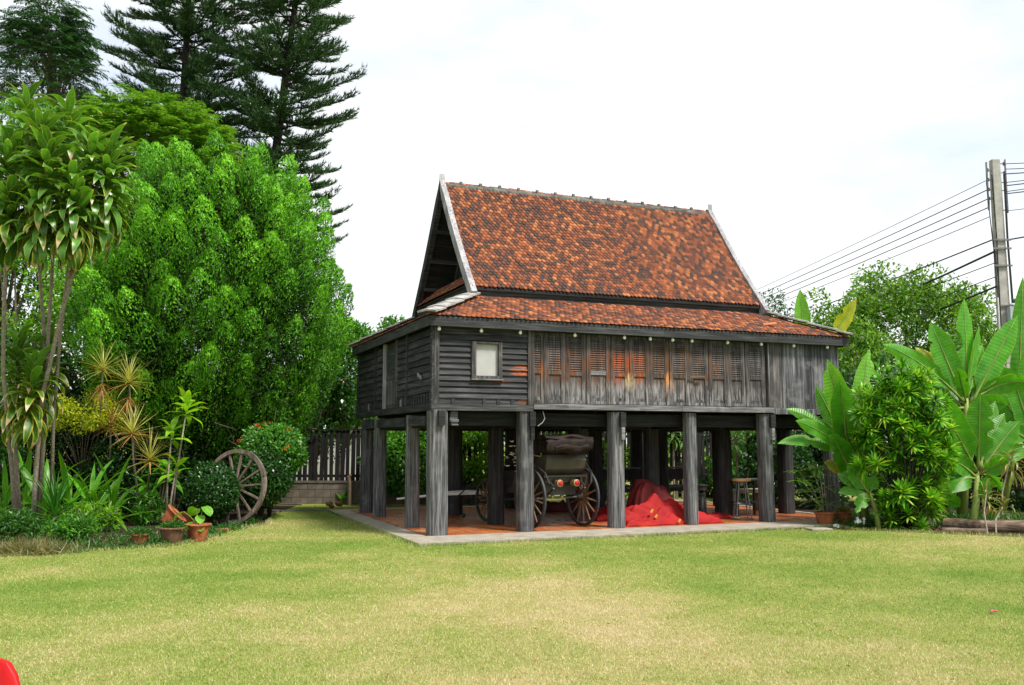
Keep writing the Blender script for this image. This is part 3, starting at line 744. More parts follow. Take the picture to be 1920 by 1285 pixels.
# upper roof: steep, slightly hollow
RZ, RY = 6.775, HD / 2; ZU = 4.385; X0, X1 = .93, 7.40
def prof(t):                                     # t 0 foot .. 1 ridge
    return (G0 - .04 + (RY - G0 + .04) * t, ZU - .03 + (RZ - ZU + .03) * t - .085 * math.sin(PI * t))
pl = [prof(i / 200) for i in range(201)]
acc = [0.0]
for a, b_ in zip(pl, pl[1:]): acc.append(acc[-1] + math.hypot(b_[0] - a[0], b_[1] - a[1]))
rowsU = []
s_ = 0.0
while s_ < acc[-1] - .05:
    t = np.interp(s_, acc, np.linspace(0, 1, 201)); y, zz = prof(t); y2, z2 = prof(min(t + .02, 1.0)) if t < .98 else prof(1.0)
    if t >= .98: y0_, z0_ = prof(.98); v_ = Vector((0, y2 - y0_, z2 - z0_))
    else: v_ = Vector((0, y2 - y, z2 - zz))
    rowsU.append(((0, y, zz), (1, 0, 0), v_, X0 + .02, X1 - .02)); s_ += TE
mU = tile_mats(rowsU)
tag(link('tile_field', tile_mesh('tile_field', mF[300:] + mL + mU), M['tile'], house), kind='stuff')
NPF = 12
front_p = [prof(i / NPF) for i in range(NPF + 1)]
def slope_strip(sgn, off, th, x0, x1, name, mat):
    P = front_p if sgn > 0 else [(HD - y, zz) for y, zz in front_p]
    mb = MB()
    for (ya, za), (yb, zb) in zip(P, P[1:]):
        mb.add([(x0, ya, za - off), (x1, ya, za - off), (x1, yb, zb - off), (x0, yb, zb - off), (x0, ya, za - off - th), (x1, ya, za - off - th), (x1, yb, zb - off - th), (x0, yb, zb - off - th)], [(0, 1, 2, 3), (7, 6, 5, 4), (0, 4, 5, 1), (1, 5, 6, 2), (2, 6, 7, 3), (3, 7, 4, 0)] if sgn > 0 else [(3, 2, 1, 0), (4, 5, 6, 7), (1, 5, 4, 0), (2, 6, 5, 1), (3, 7, 6, 2), (0, 4, 7, 3)])
    return mb.build(name, mat, house)
slope_strip(1, .008, .05, X0 + .01, X1 - .01, 'roof_deck', M['beam_wood'])
slope_strip(-1, .06, .04, X0 + .01, X1 - .01, 'roof_deck', M['beam_wood'])
slope_strip(-1, -.01, .06, X0 + .012, X1 - .012, 'roof_slope', M['tile'])
# purlins under the gable overhang, gable boards set back
for sgn in (1, -1):
    for t in (.04, .27, .50, .72, .90):
        y, zz = prof(t); y = y if sgn > 0 else HD - y
        B((X0 + .02, y - .03, zz - .20), (X1 - .02, y + .03, zz - .125), 'purlin', M['fascia_wood'], house)
GX = 1.62
zz = 4.42
while zz < 6.55:
    t = max(0, (zz - ZU) / (RZ - ZU)); y, _ = prof(min(1, t + .05)); y += .06
    if y < RY - .05: MB().prism([(GX, y, zz), (GX, HD - y, zz), (GX, HD - y - .06, zz + .125), (GX, y + .06, zz + .125)], (.03, 0, 0)).build('gable_board', M['side_wood'], house)
    zz += .128
MB().bar((GX - .03, 1.36, 4.52), (GX - .03, RY, 6.55), .06, .10).build('gable_trim', M['fascia_wood'], house); MB().bar((GX - .03, HD - 1.36, 4.52), (GX - .03, RY, 6.55), .06, .10).build('gable_trim', M['fascia_wood'], house)
# dark board between upper and lower roofs, little tiled apron at the gable foot
fascia((X0 + .03, G0 + .02, 4.10), (X1 - .03, G0 + .06, 4.40), M['fascia_wood'], 'frieze_board')
fascia((X0 - .01, G0 + .05, 4.10), (X0 + .03, HD - G0 - .05, 4.40), M['fascia_side'], 'frieze_board')
fascia((X1 - .03, G0 + .05, 4.10), (X1 + .01, HD - G0 - .05, 4.40), M['fascia_side'], 'frieze_board')
ap_rows = []
for i in range(6):
    ap_rows.append(((X0 - .06 + i * .064, 0, 4.425 + i * .056), (0, -1, 0), Vector((.75, 0, .66)), -(HD - G0 - .08 - i * .04), -(G0 + .08 + i * .04)))
tag(link('gable_tile_field', tile_mesh('gable_tile_field', tile_mats(ap_rows)), M['tile'], house), kind='stuff')
deck([(X0 - .04, G0 + .16, 4.41), (X0 - .04, HD - G0 - .16, 4.41), (X0 + .36, HD - G0 - .42, 4.75), (X0 + .36, G0 + .42, 4.75)])
# barge boards following the hollow of the roof, meeting in a finial point
def barge(x, sgn, mat):
    mb = MB(); n = 16; ring = []
    for i in range(n + 1):
        t = -.075 + i / n * 1.175
        y, zz = prof(t) if 0 <= t <= 1 else (prof(0)[0] + t * 1.7 if t < 0 else prof(1)[0] + (t - 1) * .3, prof(0)[1] + t * 2.1 if t < 0 else prof(1)[1] + (t - 1) * 2.0)
        y2, z2 = prof(min(1, max(0, t) + .02)); y1, z1 = prof(min(.98, max(0, t)))
        y2, z2 = prof(min(1, max(0, min(.98, t)) + .02))
        dn = Vector((0, -(z2 - z1), y2 - y1)).normalized()
        tk = 1.0 if t < .86 else max(.06, (1.1 - t) / .24); up = .07 * tk; dnw = -.105 * tk
        for xx_ in (x - .055, x + .055):
            for o in (up, dnw):
                p = Vector((xx_, y, zz)) + dn * o
                if t > 1.0: p.y = min(p.y, RY + .0)
                if sgn < 0: p.y = HD - p.y
                ring.append(p)
    Fq = []
    for i in range(n):
        a, b_ = i * 4, i * 4 + 4
        Fq += [(a, a + 1, b_ + 1, b_), (a + 2, b_ + 2, b_ + 3, a + 3), (a, b_, b_ + 2, a + 2), (a + 1, a + 3, b_ + 3, b_ + 1)]
    Fq += [(0, 2, 3, 1), (n * 4, n * 4 + 1, n * 4 + 3, n * 4 + 2)]
    return mb.add(ring, Fq).build('barge_board', mat, house)
barge(X0 - .005, 1, M['barge_wood']); barge(X0 - .008, -1, M['fascia_wood'])  # back-slope barges take dark wood: their shade is put into the colour
barge(X1 + .005, 1, M['barge_wood']); barge(X1 + .008, -1, M['fascia_wood'])
# ridge caps with knobs
nc = 15; cl = (X1 - X0 - .04) / nc
for i in range(nc):
    xa = X0 + .02 + i * cl
    mb = MB()
    for xq, r_ in ((xa, .075), (xa + cl * .8, .07)):
        pass
    prf = [(-.085, -.10), (-.07, -.02), (-.045, .025), (0, .042), (.045, .025), (.07, -.02), (.085, -.10)]
    jz = random.uniform(-.012, .012) - .02
    mb.prism([(xa, RY + y, RZ + zz_ + jz) for y, zz_ in prf], (cl - .004, 0, 0))
    cap = mb.build('ridge_cap', M['ridge_cement'], house)
    MB().prism([(xa + cl - .075, RY + y * .5, RZ + jz + .03 + max(0, zz_ + .06) * .75) for y, zz_ in prf], (.05, 0, 0)).build('knob', M['ridge_cement'], cap)
# hip caps: overlapping pale cement slabs
def hip(p, q, n, w):
    p, q = Vector(p), Vector(q); d = (q - p).normalized(); side = d.cross(Vector((0, 0, 1))).normalized(); nn = side.cross(d)
    for i in range(n):
        c = p + (q - p) * ((i + .5) / n) + nn * (.055 + .006 * (i % 2))
        L_ = (q - p).length / n * .54
        dd = (d + nn * -.045).normalized()
        a = (side + nn * -.14).normalized() * w / 2; b_ = (side * -1 + nn * -.14).normalized() * w / 2
        up_ = nn * .03; P0_ = c - dd * L_; P1_ = c + dd * L_
        V = [P0_ + a, P0_, P0_ + b_, P1_ + a, P1_, P1_ + b_]; V += [v + up_ for v in V]
        MB().add(V, [(0, 3, 4, 1), (1, 4, 5, 2), (6, 7, 10, 9), (7, 8, 11, 10), (0, 6, 9, 3), (2, 5, 11, 8), (0, 1, 7, 6), (1, 2, 8, 7), (3, 9, 10, 4), (4, 10, 11, 5)]).build('hip_cap', M['pale_slab'], house)
hip((e0 - .03, e0 - .03, zl(e0)), (G0 - .03, G0 - .03, zl(G0)), 5, .36)
hip((HL - e0 + .03, e0 - .03, zl(e0)), (HL - G0 + .03, G0 - .03, zl(G0)), 6, .32)
hip((e0 - .03, HD - e0 + .03, zl(e0)), (G0 - .03, HD - G0 + .03, zl(G0)), 5, .32)
for (x, y, rz) in ((6.95, .12, -.4),):
    MB().obox((x, y, zl(y) + .075), Vector((math.cos(rz), math.sin(rz), .1)) * .13, Vector((-math.sin(rz), math.cos(rz), SLP)) * .05, (0, 0, .008)).build('broken_tile', M['tile'], house)

# ---- light bulbs hanging under the front eave
bm_ = MB().lathe([(.012, -.005), (.022, -.018), (.036, -.05), (.038, -.066), (.028, -.088), (.008, -.098)], n=14).mesh('glass', True); bm_.materials.append(M['bulb'])
bs_ = MB().lathe([(.010, .05), (.022, .04), (.024, -.01), (.014, -.012)], n=12).mesh('socket'); bs_.materials.append(M['bulb_cap'])
ordn = ['first', 'second', 'third', 'fourth', 'fifth', 'sixth', 'seventh', 'eighth', 'ninth', 'tenth', 'eleventh', 'twelfth']
for i, x in enumerate((-.02, .73, 1.45, 2.5, 3.5, 4.04, 4.52, 4.94, 5.74, 6.52, 7.3, 8.13)):
    o = empty('light_bulb', h2w(x, -.15, 3.455), 0, f'white light bulb under the front eave, {ordn[i]} from the left', 'light bulb', 'bulbs along the front eave')
    link('socket', bs_, None, o, Matrix.Scale(.82, 4)); link('glass', bm_, None, o, Matrix.Scale(.82, 4))

# ================================================================== UNDER THE HOUSE
# ---- carriage seen from behind; local x = forward, y = left
hd = math.atan2(.866, -.5)
car = empty('horse_carriage', (.80, 16.48, 0), hd, 'old dark horse carriage with folded brown hood under the house', 'carriage')
def wheel(cx, cy, R, nsp, rimw=.035, mat_rim='rubber', name='wheel'):
    w = MB(); n = 40                                  # tyre ring
    prf = [(R, -rimw / 2), (R, rimw / 2), (R - .05, rimw / 2 + .004), (R - .05, -rimw / 2 - .004)]
    for j in range(n):
        a = 2 * PI * j / n
        for r_, yy_ in prf: w.v.append((cx + r_ * math.cos(a), cy + yy_, R + r_ * math.sin(a)))
    for j in range(n):
        for q in range(4):
            k = (j + 1) % n; w.f.append((j * 4 + q, j * 4 + (q + 1) % 4, k * 4 + (q + 1) % 4, k * 4 + q))
    wo = w.build(name, M[mat_rim], car)
    for j in range(nsp):
        a = 2 * PI * (j + .3) / nsp; d = Vector((math.cos(a), 0, math.sin(a)))
        MB().tube([Vector((cx, cy, R)) + d * .06, Vector((cx, cy, R)) + d * .2, Vector((cx, cy, R)) + d * (R - .045)], [.021, .017, .012], 6).build('spoke', M['spoke_wood'], wo)
    Mx = Matrix.Translation((cx, cy, R)) @ Matrix.Rotation(PI / 2, 4, 'X')
    MB().lathe([(.03, -.13), (.045, -.11), (.055, -.05), (.075, -.03), (.075, .03), (.055, .05), (.045, .11), (.03, .13)], n=16, M=Mx).build('hub', M['carriage_dark'], wo, True)
    return wo
for s_ in (.56, -.56): wheel(0, s_, .53, 14)
for s_ in (.50, -.50): wheel(1.75, s_, .40, 12)
MB().tube([(0, -.56, .53), (0, .56, .53)], .022, 8).build('axle', M['steel'], car)
MB().tube([(1.75, -.5, .40), (1.75, .5, .40)], .022, 8).build('axle', M['steel'], car)
for s_ in (.33, -.33):                                # leaf springs
    for cx, R in ((0, .53), (1.75, .40)):
        pts = [Vector((cx + .42 * t, s_, R + .03 + .16 * t * t)) for t in np.linspace(-1, 1, 9)]
        MB().tube(pts, .02, 6).build('spring', M['black_metal'], car)
        pts = [Vector((cx + .42 * t, s_, R + .37 - .16 * t * t)) for t in np.linspace(-1, 1, 9)]
        MB().tube(pts, .018, 6).build('spring', M['black_metal'], car)
MB().tube([(.1, .0, .62), (.9, 0, .55), (1.75, 0, .62)], .03, 8).build('perch', M['carriage_dark'], car)
# tub body: curved back, side panels, seat
prof_b = [(-.30, 1.30), (-.34, 1.20), (-.30, 1.05), (-.18, .93), (.0, .89), (.55, .88), (.70, .80), (.80, .58), (1.35, .58), (1.45, .80)]
bw = .43
bod = MB()
outer = [Vector((x, 0, z_)) for x, z_ in prof_b]
V = []; Fq = []
for p in outer:
    for yq in (-bw, bw): V.append((p.x, yq, p.z))
for i in range(len(outer) - 1): Fq.append((2 * i, 2 * i + 1, 2 * i + 3, 2 * i + 2))
bod.add(V, Fq)
for yq in (-bw, bw):
    bod.prism([(-.30, yq, 1.30), (-.34, yq, 1.20), (-.30, yq, 1.05), (-.18, yq, .93), (.0, yq, .89), (.55, yq, .88), (.70, yq, .80), (.80, yq, .58), (1.35, yq, .58), (1.45, yq, .80), (1.38, yq, .80), (1.30, yq, .66), (.86, yq, .68), (.72, yq, 1.0), (.45, yq, 1.14), (.2, yq, 1.22)], (0, .02 if yq < 0 else -.02, 0))
body = bod.build('body', M['carriage_paint'], car)
B((-.30, -bw - .02, .905), (-.16, bw + .02, .935), 'moulding', M['carriage_dark'], body)
B((-.18, -.36, .80), (.5, .36, .895), 'boot', M['carriage_paint'], body); B((-.12, -.33, .58), (.45, .33, .79), 'under_box', M['carriage_dark'], body)
B((-.2, -.41, 1.0), (.45, .41, 1.10), 'seat', M['leather'], car, .03)
B((-.27, -.41, 1.10), (-.15, .41, 1.38), 'seat_back', M['leather'], car, .03)
B((1.45, -.34, .80), (1.85, .34, .98), 'driver_box', M['carriage_dark'], car, .01); B((1.42, -.36, .98), (1.88, .36, 1.06), 'driver_seat', M['leather'], car, .02)
B((1.9, -.36, .55), (2.2, .36, .58), 'foot_board', M['carriage_dark'], car)
# folded hood: layered, sagging bellows of leather
def hood(x0, x1, z0, z1, w, seed):
    n1, n2 = 26, 14; V = []; Fq = []
    for i in range(n1):
        u = i / (n1 - 1)
        for j in range(n2):
            a = 2 * PI * j / n2
            cx, cz = (x0 + x1) / 2, (z0 + z1) / 2
            rx, rz_ = (x1 - x0) / 2, (z1 - z0) / 2
            e = 1 - .18 * abs(2 * u - 1) ** 3
            k = 1 + .22 * noise.noise(Vector((u * 5 + seed, math.cos(a) * 1.6, math.sin(a) * 2.2))) + .08 * math.sin(a * 5 + seed)
            ca, sa = math.cos(a), math.sin(a); q = 1 / (abs(ca) ** 6 + abs(sa) ** 6) ** (1 / 6)
            V.append((cx + rx * ca * q * e * k, (u - .5) * w, cz + rz_ * sa * q * e * k + .02 * math.sin(u * 9 + seed)))
    for i in range(n1 - 1):
        for j in range(n2):
            k = (j + 1) % n2; Fq.append((i * n2 + j, i * n2 + k, (i + 1) * n2 + k, (i + 1) * n2 + j))
    Fq += [tuple(range(n2)), tuple((n1 - 1) * n2 + j for j in range(n2))[::-1]]
    return MB().add(V, Fq)
ho = hood(-.50, -.16, 1.32, 1.60, .98, 1.3).build('hood', M['leather'], car, True)
hood(-.47, -.14, 1.55, 1.64, 1.02, 4.1).build('hood_fold', M['leather'], ho, True); hood(-.55, -.32, 1.36, 1.47, .7, 7.7).build('hood_fold', M['leather'], ho, True)
for yq in (-.47, .47): MB().tube([(.1, yq, 1.15), (-.15, yq, 1.38), (-.4, yq, 1.5)], .014, 6).build('hood_arm', M['black_metal'], ho)
for yq in (.15, -.20):
    Mx = Matrix.Translation((-.345, yq, .80)) @ Matrix.Rotation(-PI / 2, 4, 'Y')
    lamp = MB().lathe([(.055, -.13), (.062, 0), (.062, .012), (.05, .016)], n=20, M=Mx).build('tail_lamp', M['brass'], car); MB().lathe([(.05, .010), (.05, .018), (.03, .028), (.001, .031)], n=20, M=Mx).build('lens', M['red_lens'], lamp, True)
for yq in (.1, -.1): MB().lathe([(.02, .52), (.034, .535), (.034, .575), (.02, .59), (.03, .6), (.03, .63), (.015, .64)], (-.02, yq, 0), 12).build('brass_fitting', M['brass'], car, True)
for yq in (-.49, .49):                                # side rails over the wheels
    MB().tube([(-.25, yq, 1.27), (-.05, yq * 1.15, 1.30), (.25, yq * 1.22, 1.34), (.45, yq * 1.2, 1.36)], .012, 6).build('side_rail', M['brass'], car)
    MB().tube([(-.45, yq * .9, .80), (-.4, yq, .98), (-.1, yq * 1.14, 1.15), (.3, yq * 1.14, 1.14), (.5, yq * 1.1, .95)], .018, 6).build('mudguard', M['carriage_dark'], car)
def c2l(p):                                           # world -> carriage local
    return Matrix.Rotation(-hd, 4, 'Z') @ (Vector(p) - Vector((.80, 16.48, 0)))
for a, b_ in (((-.52, 18.1, .52), (-2.35, 18.75, .36)), ((-.2, 18.6, .50), (-1.75, 19.35, .44))):
    MB().tube([c2l(a), c2l((Vector(a) + Vector(b_)) / 2 + Vector((0, 0, .03))), c2l(b_)], [.03, .028, .02], 8).build('shaft', M['white_paint'], car)
MB().tube([c2l((-1.55, 18.4, .02)), c2l((-.62, 18.05, .86))], .014, 6).build('prop', M['black_metal'], car)
# ---- white flowers on the driver's box
fb = at(962, 850, 15.95)
fo = empty('flower_bunch', (fb.x, fb.y, 1.06), 0, 'bunch of white cloth flowers tied beside the second front post', 'flowers')
for k in range(26):
    p = Vector((random.gauss(0, .07), random.gauss(0, .07), .12 + random.gauss(.12, .12)))
    mb = MB(); r_ = random.uniform(.018, .034)
    for q in range(5):
        a = 2 * PI * q / 5 + k; d = Vector((math.cos(a), math.sin(a), .5)).normalized(); t_ = Vector((-math.sin(a), math.cos(a), 0))
        mb.add([p, p + d * r_ + t_ * r_ * .6, p + d * r_ * 1.7, p + d * r_ - t_ * r_ * .6], [(0, 1, 2, 3)])
    mb.build('flower', M['petal_white'] if random.random() < .85 else M['tan_cloth'], fo)
MB().tube([(.17, .0, -.05), (.03, 0, .1), (.02, 0, .3), (.17, 0, .42)], .010, 6).build('stem', M['bark_dark'], fo)

# ---- heaps of cloth, built as folded height fields standing on the tiles
def cloth(name, label, cx, cy, sx, sy, hf, mat, nx_=90, ny_=60, rz=YAW):
    V = []; Fq = []; R = Matrix.Rotation(rz, 3, 'Z')
    for j in range(ny_):
        for i in range(nx_):
            u, v = i / (nx_ - 1) * 2 - 1, j / (ny_ - 1) * 2 - 1
            x, y, zz_ = hf(u, v)
            p = R @ Vector((x * sx, y * sy, 0)); V.append((p.x, p.y, max(.004, zz_)))
    for j in range(ny_ - 1):
        for i in range(nx_ - 1):
            a = j * nx_ + i; Fq.append((a, a + 1, a + nx_ + 1, a + nx_))
    e = empty(name, (cx, cy, 0), 0, label, 'cloth')
    o = link('cloth', mesh_np('cloth', np.array(V), np.array(Fq), smooth=True), mat, e)
    sm = o.modifiers.new('thick', 'SOLIDIFY'); sm.thickness = .006
    return e
def fold(x, y, f, s): return abs(noise.noise(Vector((x * f + s, y * f * .6, s))))
TENTS = ((-.52, .3, .26, .32), (-.14, .35, .40, .38), (.20, .1, .30, .40), (.52, .0, .17, .36), (-.82, .0, .16, .25), (.80, .1, .08, .3))
def hf_main(u, v):
    r_ = max(abs(u), abs(v)); edge = max(0, 1 - r_ ** 5)
    k = 1 + .14 * noise.noise(Vector((math.atan2(v, u) * 1.6, 3.3, 0)))
    h = .05
    hs = 0.0
    for (a, b_, H, w_) in TENTS:
        q_ = math.sqrt(((u - a + .25 * (v - b_)) / w_) ** 2 + ((v - b_) / (w_ * 1.9)) ** 2); hs += (H * max(0, 1.06 - .55 * q_) ** 1.5 * math.exp(-.18 * q_ * q_)) ** 3
    h += hs ** (1 / 3)
    cr = fold(u * 1.4 + v, v - u * .6, 2.6, 2.0) * .32 + fold(u - v * 1.3, v + u, 4.6, 7.0) * .09 + fold(u + v * .4, v, 11, 5) * .025
    return u * k, v * k, (h + cr * (.25 + h)) * min(1, edge * 3.0) - .01
pm = at(1240, 950, 17.3); pm.z = 0
cl1 = cloth('red_cloth_heap', 'crumpled heap of bright red cloth on the tiled floor', pm.x + .06, pm.y, 1.02, .36, hf_main, M['red_cloth'], 110, 70)
for (u, v, w_) in ((1216, 958, .05), (1224, 968, .05), (1268, 976, .045)):
    pp = at(u, v, pm.y - .33)
    MB().obox(Vector((pp.x - pm.x, pp.y - pm.y, pp.z)), (w_ * .35, 0, w_ * .6), (0, .02, 0), (-w_ * .35, 0, w_ * .2)).build('yellow_patch', M['yellow_cloth'], cl1)
def hf_net(u, v):
    # loosely dumped over a crate: uneven top, leaning sides with pleats
    m_ = (abs(u) ** 3.5 + abs(v) ** 3.5) ** (1 / 3.5); t = min(1, max(0, (1.0 - m_) / .42)); h = .72 * (t ** .5)
    a = math.atan2(v, u)
    k = 1 + .035 * math.sin(a * 13 + 2 * math.sin(a * 3)) + .16 * noise.noise(Vector((math.cos(a) * 1.3, math.sin(a) * 1.3, 8)))
    lean = .18 * h * noise.noise(Vector((u * 1.2, v * 1.2, 2)))
    return u * k + lean, v * k, h * (1 + .28 * noise.noise(Vector((u * 1.3 + 3, v * 1.3, 4))) - .10 * u) + .10 * fold(u, v, 3.2, 3) - .01
pn_ = at(1220, 900, 17.95)
cloth('red_netting_pile', 'tall pile of faded red netting draped behind the red cloth', pn_.x, 17.92, .52, .30, hf_net, M['red_net'])
def hf_flat(u, v):
    r_ = max(abs(u) ** 4, abs(v) ** 4); e = max(0, 1 - r_) ** .5
    return u * (1 + .08 * noise.noise(Vector((v * 3, 1, 1)))), v * (1 + .1 * noise.noise(Vector((u * 3, 5, 1)))), e * (.075 + .05 * fold(u * 1.2, v * 2.2, 3.2, 4) + .02 * math.floor(2.99 * fold(u, v, 1.4, 9)))
pr_ = gnd(1338, 972, 0); cloth('folded_red_cloth', 'flat folded red cloth beside the stool', pr_.x, pr_.y + .05, .34, .22, hf_flat, M['red_cloth'], 50, 40)
pr_ = gnd(1135, 976, 0); cloth('folded_red_cloth', 'folded red cloth beside the big carriage wheel', pr_.x, pr_.y + .22, .36, .40, lambda u, v: (lambda q: (q[0], q[1], q[2] * (1.6 + 1.6 * max(0, v))))(hf_flat(u, v)), M['red_cloth'], 50, 40)
pr_ = gnd(1042, 962, 0); cloth('maroon_cloth_roll', 'dark maroon cloth lying under the carriage axle', pr_.x, pr_.y + .55, .50, .28, lambda u, v: (lambda q: (q[0], q[1], q[2] * 2.0))(hf_flat(u, v)), M['maroon_cloth'], 50, 40)

# ---- stool
sp = gnd(1392, 974, 0)
st_ = empty('bar_stool', (sp.x, sp.y, 0), .3, 'round wooden stool with splayed grey metal legs', 'stool')
MB().lathe([(.15, .74), (.185, .75), (.19, .775), (.18, .795), (.02, .80)], n=28).build('seat', M['seat_wood'], st_, True)
for k in range(4):
    a = k * PI / 2 + .5; MB().tube([(.10 * math.cos(a), .10 * math.sin(a), .745), (.21 * math.cos(a), .21 * math.sin(a), .012)], .013, 8).build('leg', M['steel'], st_)
for r_, z_ in ((.165, .30), (.212, .015)):
    MB().tube([(r_ * math.cos(a), r_ * math.sin(a), z_) for a in np.linspace(0, 2 * PI, 29)], .011, 6, False).build('ring', M['steel'], st_)
MB().lathe([(.05, .66), (.05, .74)], n=12).build('mount', M['steel'], st_)
# ---- grey metal table behind the stool
tp = at(1398, 900, 19.0)
tb = empty('side_table', (tp.x, 19.0, 0), YAW, 'small grey metal topped table behind the stool', 'table')
B((-.40, -.25, .73), (.40, .25, .755), 'table_top', M['steel'], tb, .004)
for x in (-.36, .36):
    for y in (-.21, .21): B((x - .018, y - .018, 0), (x + .018, y + .018, .73), 'leg', M['black_metal'], tb)
B((-.34, -.2, .28), (.34, .2, .30), 'shelf', M['inner_post'], tb)
# ---- long benches with back rails at the rear of the open floor
def bench(x0, x1, y, label):
    o = empty('rail_bench', h2w(x0, y), YAW, label, 'bench', 'dark benches at the rear of the open floor')
    Lb = x1 - x0
    B((0, 0, .46), (Lb, .42, .50), 'seat', M['plank_wood'], o, .005); B((0, .42, .88), (Lb, .50, .915), 'top_rail', M['sill_wood'], o, .005)
    B((.002, .43, .62), (Lb - .002, .455, .87), 'back_board', M['inner_post'], o); B((0, .02, .36), (Lb, .05, .455), 'apron', M['inner_post'], o)
    n = max(2, int(Lb / .8) + 1)
    for k in range(n):
        x = .03 + k * (Lb - .14) / (n - 1)
        B((x, .05, 0), (x + .07, .11, .455), 'leg', M['inner_post'], o); B((x, .46, 0), (x + .07, .50, .875), 'leg', M['inner_post'], o)
bench(3.62, 4.72, 3.95, 'dark rail bench seen behind the tallest red netting'); bench(5.2, 6.45, 4.0, 'dark rail bench seen left of the stool')
bench(6.9, 8.05, 4.0, 'dark rail bench behind the grey table')
cb = empty('concrete_bench', h2w(7.3, 2.1), YAW, 'low grey concrete bench at the right end of the tiled floor', 'bench')
B((0, 0, .40), (1.1, .4, .48), 'seat', M['concrete'], cb, .01)
for x in (.1, .85): B((x, .05, 0), (x + .14, .35, .40), 'leg', M['concrete'], cb)
jp = gnd(1328, 968, 0); jar = empty('milk_can', (jp.x, jp.y + .55, 0), 0, 'grey metal can standing behind the folded red cloth', 'can')
MB().lathe([(.075, .0), (.085, .02), (.085, .28), (.055, .34), (.05, .40)], n=18).build('can_body', M['steel'], jar, True); MB().lathe([(.06, .40), (.062, .425), (.02, .435)], n=18).build('lid', M['steel'], jar, True)
# tan cloth hanging under the beams, blue sign beyond
hp = at(1184, 800, 19.2); hc = empty('hanging_cloth', (hp.x, hp.y, 2.0), YAW, 'small tan cloth bundle hanging from the floor beams', 'cloth')
V = []; Fq = []
for i in range(13):
    u = i / 12 * 2 - 1
    for j in range(7):
        w_ = j / 6; V.append((u * .17 * (1 - .55 * w_), .04 * math.sin(u * 7) * (1 - w_ * .4), -.02 - w_ * (.24 - .14 * abs(u))))
for i in range(12):
    for j in range(6): a = i * 7 + j; Fq.append((a, a + 1, a + 8, a + 7))
o = link('drape', mesh_np('drape', np.array(V), np.array(Fq), smooth=True), M['tan_cloth'], hc); o.modifiers.new('t', 'SOLIDIFY').thickness = .01
MB().tube([(-.1, 0, 0), (0, 0, -.04), (.1, 0, 0)], .008, 6).build('cord', M['wire'], hc)
cwp = h2w(1.95, .02, 2.04); cw = MB().tube([(cwp.x, cwp.y, 2.05), (cwp.x + .03, cwp.y - .02, 1.93), (cwp.x - .01, cwp.y - .02, 1.86), (cwp.x - .09, cwp.y - .02, 1.80)], .006, 6).build('loose_cable', M['white_paint'])
tag(cw, 'short pale cable dangling from the sill beside the second front post', 'cable')

# ================================================================== FENCES AND WALLS BEHIND
def fence(name, a, b_, label, pitch=.135, z0=.46, z1=1.84, gap=.45):
    a, b_ = Vector(a), Vector(b_); d = b_ - a; Lf = d.length; rz = math.atan2(d.y, d.x)
    o = empty(name, (a.x, a.y, 0), rz, label, 'fence')
    pk = []
    for k in range(4):
        w_ = pitch * random.uniform(.62, .78); h = z1 + random.uniform(-.03, .03)
        me = MB().add([(-w_ / 2, 0, z0 - .02), (w_ / 2, 0, z0 - .02), (w_ / 2, .018, z0 - .02), (-w_ / 2, .018, z0 - .02), (-w_ / 2, 0, h - .05), (w_ / 2, 0, h - .05), (w_ / 2, .018, h - .05), (-w_ / 2, .018, h - .05), (0, 0, h), (0, .018, h)],
                      [(0, 3, 2, 1), (0, 1, 5, 4), (2, 3, 7, 6), (1, 2, 6, 5), (3, 0, 4, 7), (4, 5, 8), (6, 7, 9), (5, 6, 9, 8), (7, 4, 8, 9)]).mesh('picket'); me.materials.append(M['fence_wood']); pk.append(me)
    n = int(Lf / pitch)
    for i in range(n): link('picket', pk[random.randrange(4)], None, o, Matrix.Translation(((i + .5) * pitch, 0, random.uniform(-.015, .015))) @ Matrix.Rotation(random.gauss(0, .012), 4, 'Y'))
    for z_ in (z0 + .16, z1 - .22): B((0, .02, z_), (Lf, .055, z_ + .07), 'rail', M['fence_wood'], o)
    B((0, -.03, z1 - .035), (Lf, -.003, z1 + .0), 'rail', M['fence_wood'], o)
    k = 0.0
    while k <= Lf: B((k, .056, GZ), (k + .10, .15, z1 + .02), 'fence_post', M['stake_wood'], o); k += 2.2
    return o
fence('picket_fence', (-9.5, 23.25, 0), (.4, 23.05, 0), 'dark wooden picket fence on a block wall left of the house')
fence('picket_fence', (.5, 23.3, 0), (9.5, 27.4, 0), 'dark wooden picket fence seen between the posts behind the house')
wl = empty('block_wall', (-9.5, 23.2, GZ), 0, 'low stained concrete block wall under the picket fence', 'wall')
B((0, -.06, 0), (10.0, .10, .53), 'mortar_core', M['mortar'], wl)
bk = MB().box((0, 0, 0), (.385, .03, .185)).mesh('block'); bk.materials.append(M['block'])
for r_ in range(3):
    for i in range(26):
        x = i * .395 - (.2 if r_ % 2 else 0)
        if 0 <= x < 9.6: link('block', bk, None, wl, Matrix.Translation((x + random.uniform(-.003, .003), -.09 - random.uniform(0, .006), .0 + r_ * .195 - .02)))
B((0, -.11, .53), (10.0, .13, .58), 'coping', M['block'], wl)
nw = empty('neighbour_house', (-7.5, 33, GZ), 0, 'pale neighbouring house glimpsed through the picket fence', 'house')
B((-5, 0, 0), (5.5, 4, 2.6), 'wall', M['white_wall'], nw); MB().prism([(-5.4, -.4, 2.6), (-5.4, 4.4, 2.6), (-5.4, 2, 4.0)], (11.4, 0, 0)).build('roof', M['far_roof'], nw)
for x in (-3.4, -.6, 2.4):
    w_ = B((x, -.03, .9), (x + 1.1, -.002, 2.0), 'window', M['carriage_dark'], nw); B((x - .06, -.05, .84), (x + 1.16, -.031, .9), 'window_sill', M['white_paint'], w_)
